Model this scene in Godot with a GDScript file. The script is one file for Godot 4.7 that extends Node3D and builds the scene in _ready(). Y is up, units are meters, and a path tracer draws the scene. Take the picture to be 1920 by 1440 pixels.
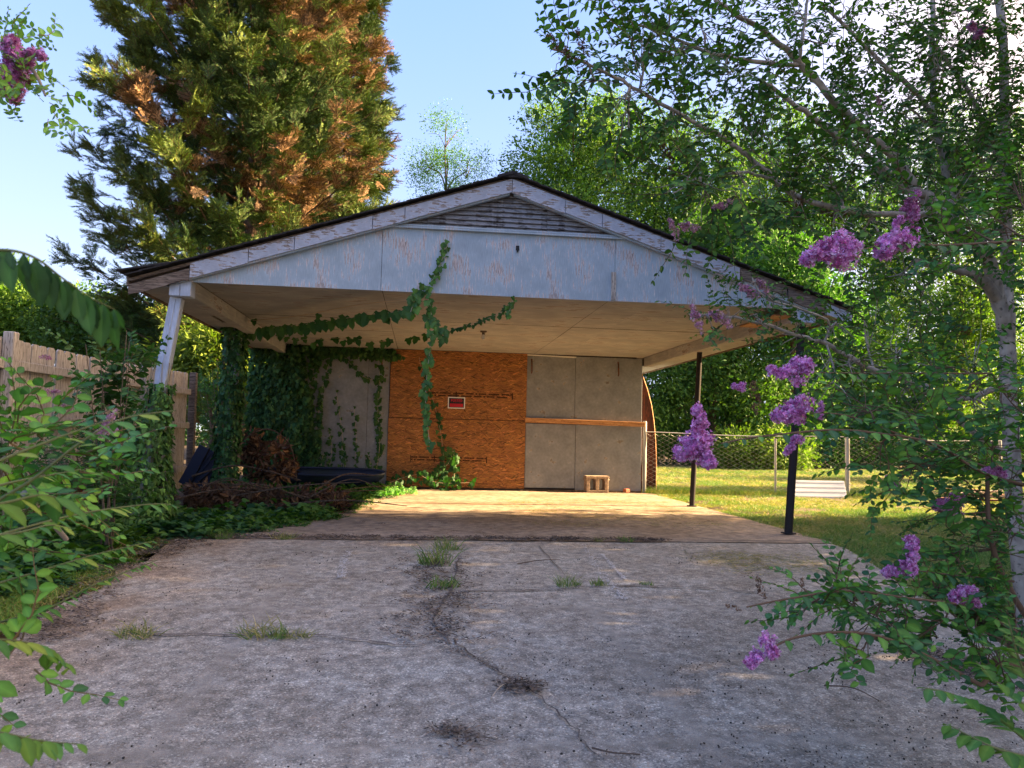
extends Node3D

var rng := RandomNumberGenerator.new()
var M := {}
var used := {}
const UP := Vector3.UP


# collects triangles; every shape of one part goes into one of these
class MB:
	var v := PackedVector3Array()
	var n := PackedVector3Array()
	var c := PackedColorArray()
	var t := PackedVector2Array()
	var t2 := PackedVector2Array()
	var i := PackedInt32Array()
	var smooth := false

	func tri(a: Vector3, b: Vector3, d: Vector3, col := Color.WHITE) -> void:
		var k := v.size()
		v.append(a); v.append(b); v.append(d)
		c.append(col); c.append(col); c.append(col)
		i.append(k); i.append(k + 1); i.append(k + 2)
		if smooth:
			var w := (d - a).cross(b - a).normalized()
			n.append(w); n.append(w); n.append(w)

	func quad(a: Vector3, b: Vector3, d: Vector3, e: Vector3, col := Color.WHITE) -> void:
		tri(a, b, d, col)
		tri(a, d, e, col)

	# box with chamfered edges: six faces, twelve edge strips, eight corners
	func box(at: Vector3, size: Vector3, bev := 0.0, basis := Basis(), col := Color.WHITE) -> void:
		var h := size * 0.5
		bev = minf(bev, minf(h.x, minf(h.y, h.z)) * 0.6)
		var p := func(ax: int, s: Vector3) -> Vector3:
			var q := h - Vector3(bev, bev, bev)
			if ax == 0: q.x = h.x
			elif ax == 1: q.y = h.y
			else: q.z = h.z
			return at + basis * (q * s)
		var face := func(a: Vector3, b: Vector3, d: Vector3, e: Vector3, out: Vector3) -> void:
			if (d - a).cross(b - a).dot(out) > 0.0: quad(a, b, d, e, col)
			else: quad(a, e, d, b, col)
		for ax in 3:
			for s in [-1.0, 1.0]:
				var k := []
				for uv in [[-1, -1], [1, -1], [1, 1], [-1, 1]]:
					var sg := Vector3(s, s, s)
					sg[(ax + 1) % 3] = uv[0]
					sg[(ax + 2) % 3] = uv[1]
					k.append(p.call(ax, sg))
				var o := Vector3.ZERO
				o[ax] = s
				face.call(k[0], k[1], k[2], k[3], basis * o)
		if bev <= 0.0:
			return
		for ax in 3:
			var a2 := (ax + 1) % 3
			var a3 := (ax + 2) % 3
			for s2 in [-1.0, 1.0]:
				for s3 in [-1.0, 1.0]:
					var sa := Vector3.ZERO
					sa[ax] = -1.0; sa[a2] = s2; sa[a3] = s3
					var sb := sa
					sb[ax] = 1.0
					var o := Vector3.ZERO
					o[a2] = s2; o[a3] = s3
					face.call(p.call(a2, sa), p.call(a2, sb), p.call(a3, sb), p.call(a3, sa), basis * o)
		for sx in [-1.0, 1.0]:
			for sy in [-1.0, 1.0]:
				for sz in [-1.0, 1.0]:
					var s := Vector3(sx, sy, sz)
					var a: Vector3 = p.call(0, s)
					var b: Vector3 = p.call(1, s)
					var d: Vector3 = p.call(2, s)
					if (d - a).cross(b - a).dot(basis * s) > 0.0: tri(a, b, d, col)
					else: tri(a, d, b, col)

	# round bar along a path, tapering
	func tube(pts: Array, radii: Array, sides := 6, col := Color.WHITE, cap := true) -> void:
		smooth = true
		var m := pts.size()
		var k0 := v.size()
		var u := Vector3.ZERO
		for k in m:
			var p: Vector3 = pts[k]
			var a: Vector3 = pts[maxi(k - 1, 0)]
			var b: Vector3 = pts[mini(k + 1, m - 1)]
			var d := (b - a).normalized()
			if u == Vector3.ZERO:
				u = d.cross(Vector3.UP if absf(d.y) < 0.9 else Vector3.RIGHT).normalized()
			else:
				u = (u - d * u.dot(d)).normalized()
			var w := d.cross(u)
			var r: float = radii[k] if radii.size() > k else radii[-1]
			for s in sides:
				var g := TAU * s / sides
				var o := u * cos(g) + w * sin(g)
				v.append(p + o * r)
				n.append(o)
				c.append(col)
		for k in m - 1:
			for s in sides:
				var a := k0 + k * sides + s
				var b := k0 + k * sides + (s + 1) % sides
				i.append(a); i.append(a + sides); i.append(b)
				i.append(b); i.append(a + sides); i.append(b + sides)
		if cap:
			for e in [[k0, pts[0], false], [k0 + (m - 1) * sides, pts[m - 1], true]]:
				var k := v.size()
				var nn: Vector3 = ((pts[1] - pts[0]) * -1.0).normalized() if not e[2] else (pts[m - 1] - pts[m - 2]).normalized()
				for s in sides:
					v.append(v[e[0] + s]); n.append(nn); c.append(col)
				for s in range(1, sides - 1):
					if not e[2]:
						i.append(k); i.append(k + s); i.append(k + s + 1)
					else:
						i.append(k); i.append(k + s + 1); i.append(k + s)

	func tri3(a: Vector3, b: Vector3, d: Vector3, ca: Color, cb: Color, cd: Color) -> void:
		tri(a, b, d, ca)
		c[-2] = cb
		c[-1] = cd

	# leaf of eight faces, folded along its midrib and bent down towards its tip
	func leaf(base: Vector3, dir: Vector3, nrm: Vector3, L: float, W: float, fold: float, droop: float, col: Color) -> void:
		var side := dir.cross(nrm).normalized()
		var up := side.cross(dir).normalized()
		var prev_l := base
		var prev_r := base
		var prev_m := base
		for q in [[0.18, 0.62], [0.45, 1.0], [0.75, 0.72], [1.0, 0.0]]:
			var x: float = q[0]
			var m := base + dir * (L * x) - up * (droop * L * x * x)
			var o: Vector3 = side * (W * 0.5 * q[1])
			var f: Vector3 = up * (fold * W * 0.5 * q[1])
			var l: Vector3 = m - o + f
			var r: Vector3 = m + o + f
			var rib := col * 1.45
			if x < 1.0:
				if prev_m == base:
					tri3(base, m, l, rib, rib, col); tri3(base, r, m, rib, col, rib)
				else:
					tri3(prev_m, m, l, rib, rib, col); tri3(prev_m, l, prev_l, rib, col, col)
					tri3(prev_m, prev_r, r, rib, col, col); tri3(prev_m, r, m, rib, col, rib)
			else:
				tri3(prev_m, m, prev_l, rib, col, col); tri3(prev_m, prev_r, m, rib, col, col)
			prev_l = l; prev_r = r; prev_m = m

	# small leaf of two folded faces
	func leaflet(base: Vector3, dir: Vector3, nrm: Vector3, L: float, W: float, fold: float, col: Color) -> void:
		var side := dir.cross(nrm).normalized()
		var m := base + dir * (L * 0.45) + nrm * (fold * W)
		var tip := base + dir * L
		var l := m - side * W * 0.5
		var r := m + side * W * 0.5
		tri(base, tip, l, col)
		tri(base, r, tip, col)

	# ivy leaf: three pointed lobes round a folded midrib
	func ivy(base: Vector3, dir: Vector3, nrm: Vector3, L: float, fold: float, col: Color) -> void:
		var side := dir.cross(nrm).normalized()
		var o := [[-0.12, 0.30], [0.22, 0.52], [0.34, 0.30], [0.66, 0.27]]
		for s in [-1.0, 1.0]:
			var last := base
			var last_m := base
			for q in o:
				var a: float = q[0]
				var m: Vector3 = base + dir * (L * maxf(a, 0.0)) - nrm * (0.10 * L * a * a)
				var e: Vector3 = base + dir * (L * a) + side * (s * L * q[1]) - nrm * (fold * L * q[1])
				if s > 0: tri(last_m, last, e, col)
				else: tri(last_m, e, last, col)
				if m != last_m:
					if s > 0: tri(last_m, e, m, col)
					else: tri(last_m, m, e, col)
				last = e
				last_m = m
			var tip := base + dir * L - nrm * (0.10 * L)
			if s > 0: tri(last_m, last, tip, col)
			else: tri(last_m, tip, last, col)

	# flat outline given anticlockwise in x and y, with thickness towards -z
	func slab(outline: PackedVector2Array, z: float, thick: float, col := Color.WHITE) -> void:
		var ids := Geometry2D.triangulate_polygon(outline)
		var at := func(k: int, zz: float) -> Vector3: return Vector3(outline[k].x, outline[k].y, zz)
		var face := func(a: Vector3, b: Vector3, d: Vector3, out: Vector3) -> void:
			if (d - a).cross(b - a).dot(out) > 0.0: tri(a, b, d, col)
			else: tri(a, d, b, col)
		for k in range(0, ids.size(), 3):
			face.call(at.call(ids[k], z), at.call(ids[k + 1], z), at.call(ids[k + 2], z), Vector3.BACK)
			face.call(at.call(ids[k], z - thick), at.call(ids[k + 1], z - thick), at.call(ids[k + 2], z - thick), Vector3.FORWARD)
		var area := 0.0
		for k in outline.size():
			area += outline[k].cross(outline[(k + 1) % outline.size()])
		for k in outline.size():
			var q := (k + 1) % outline.size()
			var e := outline[q] - outline[k]
			var out := Vector3(e.y, -e.x, 0.0) * signf(area)
			face.call(at.call(k, z), at.call(q, z), at.call(q, z - thick), out)
			face.call(at.call(k, z), at.call(q, z - thick), at.call(k, z - thick), out)

	func mesh() -> ArrayMesh:
		var a := []
		a.resize(Mesh.ARRAY_MAX)
		a[Mesh.ARRAY_VERTEX] = v
		a[Mesh.ARRAY_COLOR] = c
		a[Mesh.ARRAY_INDEX] = i
		if smooth and n.size() == v.size(): a[Mesh.ARRAY_NORMAL] = n
		if t.size() == v.size(): a[Mesh.ARRAY_TEX_UV] = t
		if t2.size() == v.size(): a[Mesh.ARRAY_TEX_UV2] = t2
		var am := ArrayMesh.new()
		am.add_surface_from_arrays(Mesh.PRIMITIVE_TRIANGLES, a)
		return am


func R(a: float, b: float) -> float:
	return rng.randf_range(a, b)


func RV(s := 1.0) -> Vector3:
	return Vector3(R(-1, 1), R(-1, 1), R(-1, 1)) * s


func numbered(called: String) -> String:
	var k: int = used.get(called, 0)
	used[called] = k + 1
	return called if k == 0 else "%s_%03d" % [called, k]


func tag(o: Node, label: String, category: String, group := "", kind := "") -> Node:
	o.set_meta("label", label)
	o.set_meta("category", category)
	if group: o.set_meta("group", group)
	if kind: o.set_meta("kind", kind)
	return o


func thing(called: String, label: String, category: String, at := Vector3.ZERO, group := "") -> Node3D:
	var o := Node3D.new()
	o.name = numbered(called)
	add_child(o)
	o.position = at
	tag(o, label, category, group)
	return o


# one mesh as one node; parts number themselves within their thing
func put(called: String, mesh: Mesh, mat: Material, parent: Node = null, xf := Transform3D(), stuff := false) -> MeshInstance3D:
	var o := MeshInstance3D.new()
	o.mesh = mesh
	o.material_override = mat
	o.transform = xf
	if parent == null:
		o.name = numbered(called)
		add_child(o)
	else:
		var k: int = parent.get_meta("n_" + called, 0)
		parent.set_meta("n_" + called, k + 1)
		o.name = called if k == 0 else "%s_%03d" % [called, k]
		parent.add_child(o, true)
	if stuff: o.set_meta("kind", "stuff")
	return o


func struct(called: String, mesh: Mesh, mat: Material, label: String, category: String) -> MeshInstance3D:
	var o := put(called, mesh, mat)
	tag(o, label, category, "", "structure")
	return o


func many(called: String, mesh: Mesh, mat: Material, xfs: Array, cols: Array, parent: Node = null) -> MultiMeshInstance3D:
	var mm := MultiMesh.new()
	mm.transform_format = MultiMesh.TRANSFORM_3D
	mm.use_colors = cols.size() > 0
	mm.mesh = mesh
	mm.instance_count = xfs.size()
	for k in xfs.size():
		mm.set_instance_transform(k, xfs[k])
	if cols.size() > 0:
		for k in xfs.size():
			mm.set_instance_color(k, cols[k])
	var o := MultiMeshInstance3D.new()
	o.multimesh = mm
	o.material_override = mat
	if parent == null:
		o.name = numbered(called)
		add_child(o)
	else:
		var k: int = parent.get_meta("n_" + called, 0)
		parent.set_meta("n_" + called, k + 1)
		o.name = called if k == 0 else "%s_%03d" % [called, k]
		parent.add_child(o, true)
	o.set_meta("kind", "stuff")
	return o


func boxm(size: Vector3, bev := 0.004, col := Color.WHITE) -> ArrayMesh:
	var b := MB.new()
	b.box(Vector3.ZERO, size, bev, Basis(), col)
	return b.mesh()


# right-handed frame whose y runs along dir and whose z is as near as may be to out
func frame(dir: Vector3, out: Vector3) -> Basis:
	var y := dir.normalized()
	var x := y.cross(out)
	if x.length() < 0.01: x = y.cross(Vector3(0.3, 0.5, 0.8))
	x = x.normalized()
	return Basis(x, y, x.cross(y))


func rand_basis(s := 1.0) -> Basis:
	return Basis.from_euler(Vector3(R(-PI, PI), R(-PI, PI), R(-PI, PI))).scaled(Vector3(s, s, s))


func curve(ctrl: Array, per := 5) -> Array:
	var out := []
	for k in ctrl.size() - 1:
		var p0: Vector3 = ctrl[maxi(k - 1, 0)]
		var p1: Vector3 = ctrl[k]
		var p2: Vector3 = ctrl[k + 1]
		var p3: Vector3 = ctrl[mini(k + 2, ctrl.size() - 1)]
		for s in per:
			out.append(p1.cubic_interpolate(p2, p0, p3, float(s) / per))
	out.append(ctrl[-1])
	return out


func taper(n: int, a: float, b: float) -> Array:
	var r := []
	for k in n: r.append(lerpf(a, b, float(k) / maxf(1.0, n - 1)))
	return r


func lin(r: float, g: float, b: float) -> Color:
	return Color(r, g, b)


# height of the ground: level carport slab, then the driveway falls towards the street
func gy(z: float) -> float:
	return -0.004 * (13.94 + z) if z < -7.5 else -0.026 - 0.03 * (z + 7.5)


# ---------------------------------------------------------------- materials
func mat(called: String, col: Color, rough := 0.8, spec := 0.4) -> StandardMaterial3D:
	var m := StandardMaterial3D.new()
	m.resource_name = called
	m.albedo_color = col.linear_to_srgb()
	m.roughness = rough
	m.metallic_specular = spec
	m.vertex_color_use_as_albedo = true
	M[called] = m
	return m


func fnl(freq: float, seed_: int, type := FastNoiseLite.TYPE_SIMPLEX_SMOOTH, oct := 4) -> FastNoiseLite:
	var f := FastNoiseLite.new()
	f.noise_type = type
	f.frequency = freq
	f.seed = seed_
	f.fractal_type = FastNoiseLite.FRACTAL_FBM if oct > 1 else FastNoiseLite.FRACTAL_NONE
	f.fractal_octaves = oct
	return f


func tex_noise(size: int, freq: float, seed_: int, lo: Color, hi: Color, type := FastNoiseLite.TYPE_SIMPLEX_SMOOTH, oct := 4) -> NoiseTexture2D:
	var t := NoiseTexture2D.new()
	t.width = size
	t.height = size
	t.seamless = true
	t.noise = fnl(freq, seed_, type, oct)
	var g := Gradient.new()
	g.set_color(0, lo)
	g.set_color(1, hi)
	t.color_ramp = g
	return t


func tri_uv(m: StandardMaterial3D, scale: Vector3, world := true) -> void:
	m.uv1_triplanar = true
	m.uv1_world_triplanar = world
	m.uv1_scale = scale


# stretched grain for boards: columns of noise drawn out along the grain
func tex_grain(w: int, h: int, fx: float, fy: float, seed_: int, lo: Color, hi: Color, crack: float) -> Array:
	var im := Image.create(w, h, false, Image.FORMAT_RGB8)
	var bm := Image.create(w, h, false, Image.FORMAT_L8)
	var f := fnl(1.0, seed_, FastNoiseLite.TYPE_SIMPLEX_SMOOTH, 3)
	var g := fnl(1.0, seed_ + 7, FastNoiseLite.TYPE_SIMPLEX_SMOOTH, 2)
	for y in h:
		for x in w:
			var a := f.get_noise_2d(x * fx, y * fy) * 0.5 + 0.5
			var b := g.get_noise_2d(x * fx * 2.5, y * fy * 3.0 + 90.0)
			var k := clampf(a * 1.5 - 0.25, 0.0, 1.0)
			var c := lo.lerp(hi, k)
			var d := 0.0
			if b > crack:
				d = minf(1.0, (b - crack) * 6.0)
				c = c.lerp(lo * 0.35, d)
			im.set_pixel(x, y, c)
			bm.set_pixel(x, y, Color(k * 0.6 + 0.4 - d * 0.5, 0, 0))
	return [ImageTexture.create_from_image(im), ImageTexture.create_from_image(bm)]


# paint that has weathered off along the grain, bare grey-brown wood below
func tex_peel(w: int, h: int, fx: float, fy: float, seed_: int, paint: Color, wood: Color, amount: float, patch: float) -> Array:
	var im := Image.create(w, h, false, Image.FORMAT_RGB8)
	var bm := Image.create(w, h, false, Image.FORMAT_L8)
	var f := fnl(1.0, seed_, FastNoiseLite.TYPE_SIMPLEX_SMOOTH, 4)
	var g := fnl(1.0, seed_ + 3, FastNoiseLite.TYPE_SIMPLEX_SMOOTH, 3)
	for y in h:
		for x in w:
			var a := f.get_noise_2d(x * fx, y * fy)
			var b := g.get_noise_2d(x * patch, y * patch)
			var e := f.get_noise_2d(x * fx * 3.0 + 400.0, y * fy * 3.0)
			var s := a * 0.9 + b * 0.8 + e * 0.25 - amount
			var k := smoothstep(0.0, 0.07, s)
			var c := paint * (1.0 + 0.10 * b + 0.08 * e)
			var wd := wood * (1.0 + 0.5 * e + 0.3 * a)
			c = c.lerp(wd, k)
			if s > -0.05 and s < 0.0: c = c * 1.10
			im.set_pixel(x, y, c)
			bm.set_pixel(x, y, Color(0.75 - 0.5 * k + 0.12 * e, 0, 0))
	return [ImageTexture.create_from_image(im), ImageTexture.create_from_image(bm)]


# pressed wood strands laid every way, mostly lengthwise; rows of stamped print in places
func tex_strands(seed_: int, stamp_y: int, stamp_a: int, stamp_b: int) -> Array:
	var w := 1024
	var h := 512
	var im := Image.create(w, h, false, Image.FORMAT_RGB8)
	var bm := Image.create(w, h, false, Image.FORMAT_L8)
	im.fill(Color(0.58, 0.39, 0.22))
	bm.fill(Color(0.5, 0, 0))
	var r := RandomNumberGenerator.new()
	r.seed = seed_
	for k in 3800:
		var cx := r.randf() * w
		var cy := r.randf() * h
		var L := r.randf_range(16.0, 62.0)
		var T := r.randf_range(3.0, 8.5)
		var a := r.randfn(0.0, 0.42)
		var tone := r.randf_range(0.72, 1.1)
		if r.randf() < 0.13: tone = r.randf_range(1.12, 1.34)
		if r.randf() < 0.12: tone = r.randf_range(0.5, 0.68)
		var c := Color(0.62, 0.425 + r.randf_range(-0.03, 0.02), 0.245 + r.randf_range(-0.03, 0.03)) * tone
		var hgt := Color(r.randf_range(0.35, 0.75), 0, 0)
		var ca := cos(a)
		var sa := sin(a)
		for q in int(L):
			var half := T * (0.5 - absf(q / L - 0.5) * 0.5)
			for z in range(-int(half), int(half) + 1):
				var x := posmod(int(cx + q * ca - z * sa), w)
				var y := posmod(int(cy + q * sa + z * ca), h)
				im.set_pixel(x, y, c if z > -int(half) else c * 0.78)
				bm.set_pixel(x, y, hgt)
	var ink := Color(0.17, 0.075, 0.03)
	for x in range(stamp_a, stamp_b):
		var u := float(x - stamp_a) / (stamp_b - stamp_a)
		for e in [0.0, 0.31, 0.993]:
			if absf(u - e) < 0.006:
				for y in range(stamp_y - 24, stamp_y + 25): im.set_pixel(x, y, ink)
		for row in 2:
			var on := sin(u * 43.0 + row * 2.1) + sin(u * 117.0 + row) * 0.6
			if on > -0.75 and (row == 0 or u < 0.93):
				var y0 := stamp_y - 16 + row * 19
				for y in range(y0, y0 + 9 + (x * 7 + row) % 4):
					if r.randf() < 0.85: im.set_pixel(x, y, ink.lerp(Color(0.4, 0.2, 0.08), r.randf() * 0.3))
	return [ImageTexture.create_from_image(im), ImageTexture.create_from_image(bm)]


# old concrete with the stones of its mix showing through
func tex_aggregate(size: int, seed_: int, base: Color, spread: float) -> Array:
	var im := Image.create(size, size, false, Image.FORMAT_RGB8)
	var bm := Image.create(size, size, false, Image.FORMAT_L8)
	var nf := fnl(0.02, seed_, FastNoiseLite.TYPE_SIMPLEX_SMOOTH, 4).get_seamless_image(size, size)
	var nc := fnl(0.26, seed_ + 5, FastNoiseLite.TYPE_CELLULAR, 1)
	nc.cellular_return_type = FastNoiseLite.RETURN_CELL_VALUE
	var cells := nc.get_seamless_image(size, size)
	var nd := fnl(0.8, seed_ + 9, FastNoiseLite.TYPE_SIMPLEX, 2).get_seamless_image(size, size)
	var r := RandomNumberGenerator.new()
	r.seed = seed_
	for y in size:
		for x in size:
			var a := nf.get_pixel(x, y).r
			var b := cells.get_pixel(x, y).r
			var d := nd.get_pixel(x, y).r
			var k := 0.82 + (a - 0.5) * 0.35 + (d - 0.5) * spread
			var hh := 0.5 + (d - 0.5) * 0.6
			if b > 0.80:
				k += (b - 0.80) * 2.6 * spread
				hh += 0.25
			elif b < 0.22:
				k -= (0.22 - b) * 1.5 * spread
				hh -= 0.2
			var c := base * k
			if b > 0.62 and b < 0.7: c = c.lerp(base * k * Color(1.08, 0.98, 0.9), 0.6)
			im.set_pixel(x, y, c)
			bm.set_pixel(x, y, Color(hh, 0, 0))
	return [ImageTexture.create_from_image(im), ImageTexture.create_from_image(bm)]


func textured(called: String, tx: Array, rough: float, relief: float, uv: Vector3, tri := true) -> StandardMaterial3D:
	var m := mat(called, Color.WHITE, rough)
	m.albedo_texture = tx[0]
	if relief > 0.0:
		m.heightmap_enabled = true
		m.heightmap_texture = tx[1]
		m.heightmap_scale = relief
	if tri: tri_uv(m, uv)
	else: m.uv1_scale = uv
	return m


func leafmat(called: String, through: Color, rough := 0.5) -> StandardMaterial3D:
	var m := mat(called, Color.WHITE, rough, 0.28)
	m.backlight_enabled = true
	m.backlight = through
	return m


func make_materials() -> void:
	var m: StandardMaterial3D
	m = textured("driveway_concrete", tex_aggregate(1024, 11, Color(0.695, 0.675, 0.62), 0.60), 0.92, 0.22, Vector3(0.5, 0.5, 0.5))
	m.detail_enabled = true
	m.detail_albedo = tex_noise(512, 0.012, 21, Color(0.88, 0.86, 0.84), Color(1.10, 1.10, 1.10), FastNoiseLite.TYPE_SIMPLEX_SMOOTH, 5)
	m.detail_blend_mode = BaseMaterial3D.BLEND_MODE_MUL
	m = textured("carport_concrete", tex_aggregate(512, 31, Color(0.68, 0.615, 0.54), 0.25), 0.9, 0.08, Vector3(0.6, 0.6, 0.6))
	m = textured("gable_paint", tex_peel(1024, 512, 0.13, 0.007, 5, Color(0.63, 0.685, 0.715), Color(0.64, 0.595, 0.57), 0.25, 0.006), 0.7, 0.2, Vector3(0.42, 0.84, 0.42))
	m = textured("fascia_paint", tex_peel(1024, 256, 0.014, 0.10, 15, Color(0.66, 0.68, 0.72), Color(0.50, 0.46, 0.43), 0.20, 0.012), 0.75, 0.25, Vector3(0.42, 1.6, 0.42))
	m = textured("louver_paint", tex_peel(512, 256, 0.012, 0.07, 25, Color(0.56, 0.56, 0.57), Color(0.27, 0.25, 0.24), 0.08, 0.012), 0.8, 0.25, Vector3(0.8, 2.0, 0.8))
	m = textured("post_paint", tex_peel(256, 512, 0.05, 0.01, 35, Color(0.68, 0.72, 0.78), Color(0.52, 0.5, 0.48), 0.6, 0.01), 0.6, 0.1, Vector3(1.2, 0.6, 1.2))
	m = textured("ceiling_paint", tex_peel(512, 512, 0.006, 0.05, 45, Color(0.60, 0.605, 0.61), Color(0.50, 0.47, 0.45), 0.40, 0.008), 0.85, 0.06, Vector3(0.4, 0.4, 0.4))
	m = textured("wall_paint", tex_peel(512, 512, 0.02, 0.02, 55, Color(0.515, 0.53, 0.55), Color(0.44, 0.42, 0.40), 0.70, 0.012), 0.6, 0.05, Vector3(0.5, 0.5, 0.5))
	var g := tex_grain(512, 256, 0.006, 0.07, 65, Color(0.62, 0.43, 0.27), Color(0.84, 0.64, 0.44), 0.5)
	textured("new_lumber", g, 0.7, 0.1, Vector3(0.8, 2.2, 0.8))
	g = tex_grain(256, 512, 0.07, 0.006, 75, Color(0.56, 0.525, 0.48), Color(0.79, 0.745, 0.69), 0.42)
	textured("fence_wood", g, 0.85, 0.15, Vector3(2.2, 0.8, 2.2))
	g = tex_grain(512, 256, 0.006, 0.07, 85, Color(0.34, 0.29, 0.25), Color(0.55, 0.49, 0.43), 0.34)
	textured("old_board", g, 0.9, 0.2, Vector3(0.9, 2.2, 0.9))
	g = tex_grain(256, 512, 0.08, 0.008, 95, Color(0.17, 0.075, 0.045), Color(0.42, 0.20, 0.12), 0.36)
	textured("brown_board", g, 0.8, 0.15, Vector3(1.6, 0.5, 1.6))
	var s := tex_strands(7, 330, 300, 920)
	m = textured("strand_board", s, 0.8, 0.05, Vector3.ONE, false)
	s = tex_strands(8, 300, 170, 740)
	m = textured("strand_board_low", s, 0.8, 0.05, Vector3.ONE, false)
	m = textured("shingle", tex_aggregate(256, 41, Color(0.22, 0.21, 0.21), 0.5), 0.95, 0.1, Vector3(2, 2, 2))
	m = textured("bark_grey", tex_grain(256, 512, 0.03, 0.014, 105, Color(0.45, 0.42, 0.38), Color(0.70, 0.67, 0.62), 0.5), 0.85, 0.3, Vector3(1.5, 1.0, 1.5))
	m = textured("bark_brown", tex_grain(256, 512, 0.07, 0.012, 115, Color(0.26, 0.20, 0.15), Color(0.50, 0.41, 0.32), 0.35), 0.9, 0.6, Vector3(1.5, 0.8, 1.5))
	m = textured("concrete_block", tex_aggregate(256, 51, Color(0.72, 0.63, 0.54), 0.35), 0.95, 0.2, Vector3(3, 3, 3))
	m = textured("rust", tex_peel(256, 256, 0.03, 0.03, 125, Color(0.30, 0.20, 0.15), Color(0.42, 0.20, 0.10), 0.1, 0.02), 0.9, 0.1, Vector3(2, 2, 2))
	m = mat("soil", lin(0.16, 0.115, 0.075), 0.95)
	m.albedo_texture = tex_noise(512, 0.03, 61, Color(0.62, 0.6, 0.55), Color(1, 1, 1), FastNoiseLite.TYPE_SIMPLEX_SMOOTH, 5)
	tri_uv(m, Vector3(0.35, 0.35, 0.35))
	mat("black_metal", lin(0.030, 0.026, 0.024), 0.85, 0.3)
	m = mat("galvanized", lin(0.42, 0.40, 0.36), 0.45, 0.5)
	m.metallic = 0.6
	mat("white_metal", lin(0.72, 0.72, 0.70), 0.4, 0.5)
	mat("blue_plastic", lin(0.018, 0.027, 0.062), 0.5, 0.5)
	mat("dark_wood", lin(0.05, 0.04, 0.035), 0.9)
	mat("plain", Color.WHITE, 0.8)
	mat("glass_white", lin(0.75, 0.73, 0.68), 0.25, 0.5)
	mat("black_print", lin(0.012, 0.012, 0.012), 0.5)
	mat("red_print", lin(0.50, 0.012, 0.025), 0.5)
	leafmat("leaf", Color(0.7, 0.85, 0.35), 0.55)
	leafmat("leaf_far", Color(0.75, 0.85, 0.35), 0.6)
	leafmat("needles", Color(0.35, 0.4, 0.2), 0.7)
	leafmat("petal", Color(0.8, 0.7, 0.85), 0.6)
	leafmat("dry_leaf", Color(0.3, 0.25, 0.15), 0.85)
	leafmat("grass", Color(0.7, 0.8, 0.3), 0.6)


func _ready() -> void:
	rng.seed = 20260
	set_view()
	make_materials()
	build_ground()
	build_carport()
	build_fences()
	build_yard_things()
	build_far_trees()
	build_conifers()
	build_crape_tree()
	build_vines()
	build_left_growth()
	build_near_shrubs()
	build_grass_and_litter()


func set_view() -> void:
	var yaw := 0.1146
	var pitch := 0.0669
	var roll := 0.0242
	var fwd := Vector3(sin(yaw) * cos(pitch), sin(pitch), -cos(yaw) * cos(pitch))
	var r0 := Vector3(cos(yaw), 0, sin(yaw))
	var u0 := r0.cross(fwd)
	var r := r0 * cos(roll) + u0 * sin(roll)
	var u := u0 * cos(roll) - r0 * sin(roll)
	var cam := Camera3D.new()
	cam.name = "camera"
	add_child(cam)
	cam.transform = Transform3D(Basis(r, u, -fwd), Vector3(0, 0.9594, 0))
	cam.near = 0.05
	cam.far = 400.0
	cam.fov = 52.38
	var at := CameraAttributesPhysical.new()
	at.frustum_focal_length = 12.0 / tan(deg_to_rad(52.38 / 2.0))
	at.exposure_aperture = 8.0
	at.frustum_focus_distance = 7.0
	at.frustum_far = 400.0
	cam.attributes = at
	cam.fov = 52.38
	cam.current = true

	var sky := ProceduralSkyMaterial.new()
	sky.sky_top_color = Color(0.43, 0.59, 0.90)
	sky.sky_horizon_color = Color(0.85, 0.90, 0.97)
	sky.sky_curve = 0.20
	sky.sky_energy_multiplier = 0.5
	sky.ground_bottom_color = Color(0.25, 0.24, 0.2)
	sky.ground_horizon_color = Color(0.6, 0.6, 0.55)
	sky.sun_angle_max = 90.0
	sky.sun_curve = 0.4
	var e := Environment.new()
	e.background_mode = Environment.BG_SKY
	e.sky = Sky.new()
	e.sky.sky_material = sky
	e.tonemap_mode = Environment.TONE_MAPPER_LINEAR
	e.tonemap_exposure = 8.6
	e.sdfgi_enabled = true
	e.ssao_enabled = true
	e.ssil_enabled = true
	var w := WorldEnvironment.new()
	w.name = "environment"
	w.environment = e
	add_child(w)

	var sun := DirectionalLight3D.new()
	sun.name = "sun"
	sun.light_color = Color(1.0, 0.85, 0.65)
	sun.light_energy = 1.6
	sun.light_angular_distance = 0.5
	sun.shadow_enabled = true
	add_child(sun)
	var az := deg_to_rad(-2.0)
	var el := deg_to_rad(23.5)
	var to_sun := Vector3(cos(el) * cos(az), sin(el), cos(el) * sin(az))
	sun.look_at_from_position(Vector3.ZERO, -to_sun, Vector3.UP)


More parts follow.
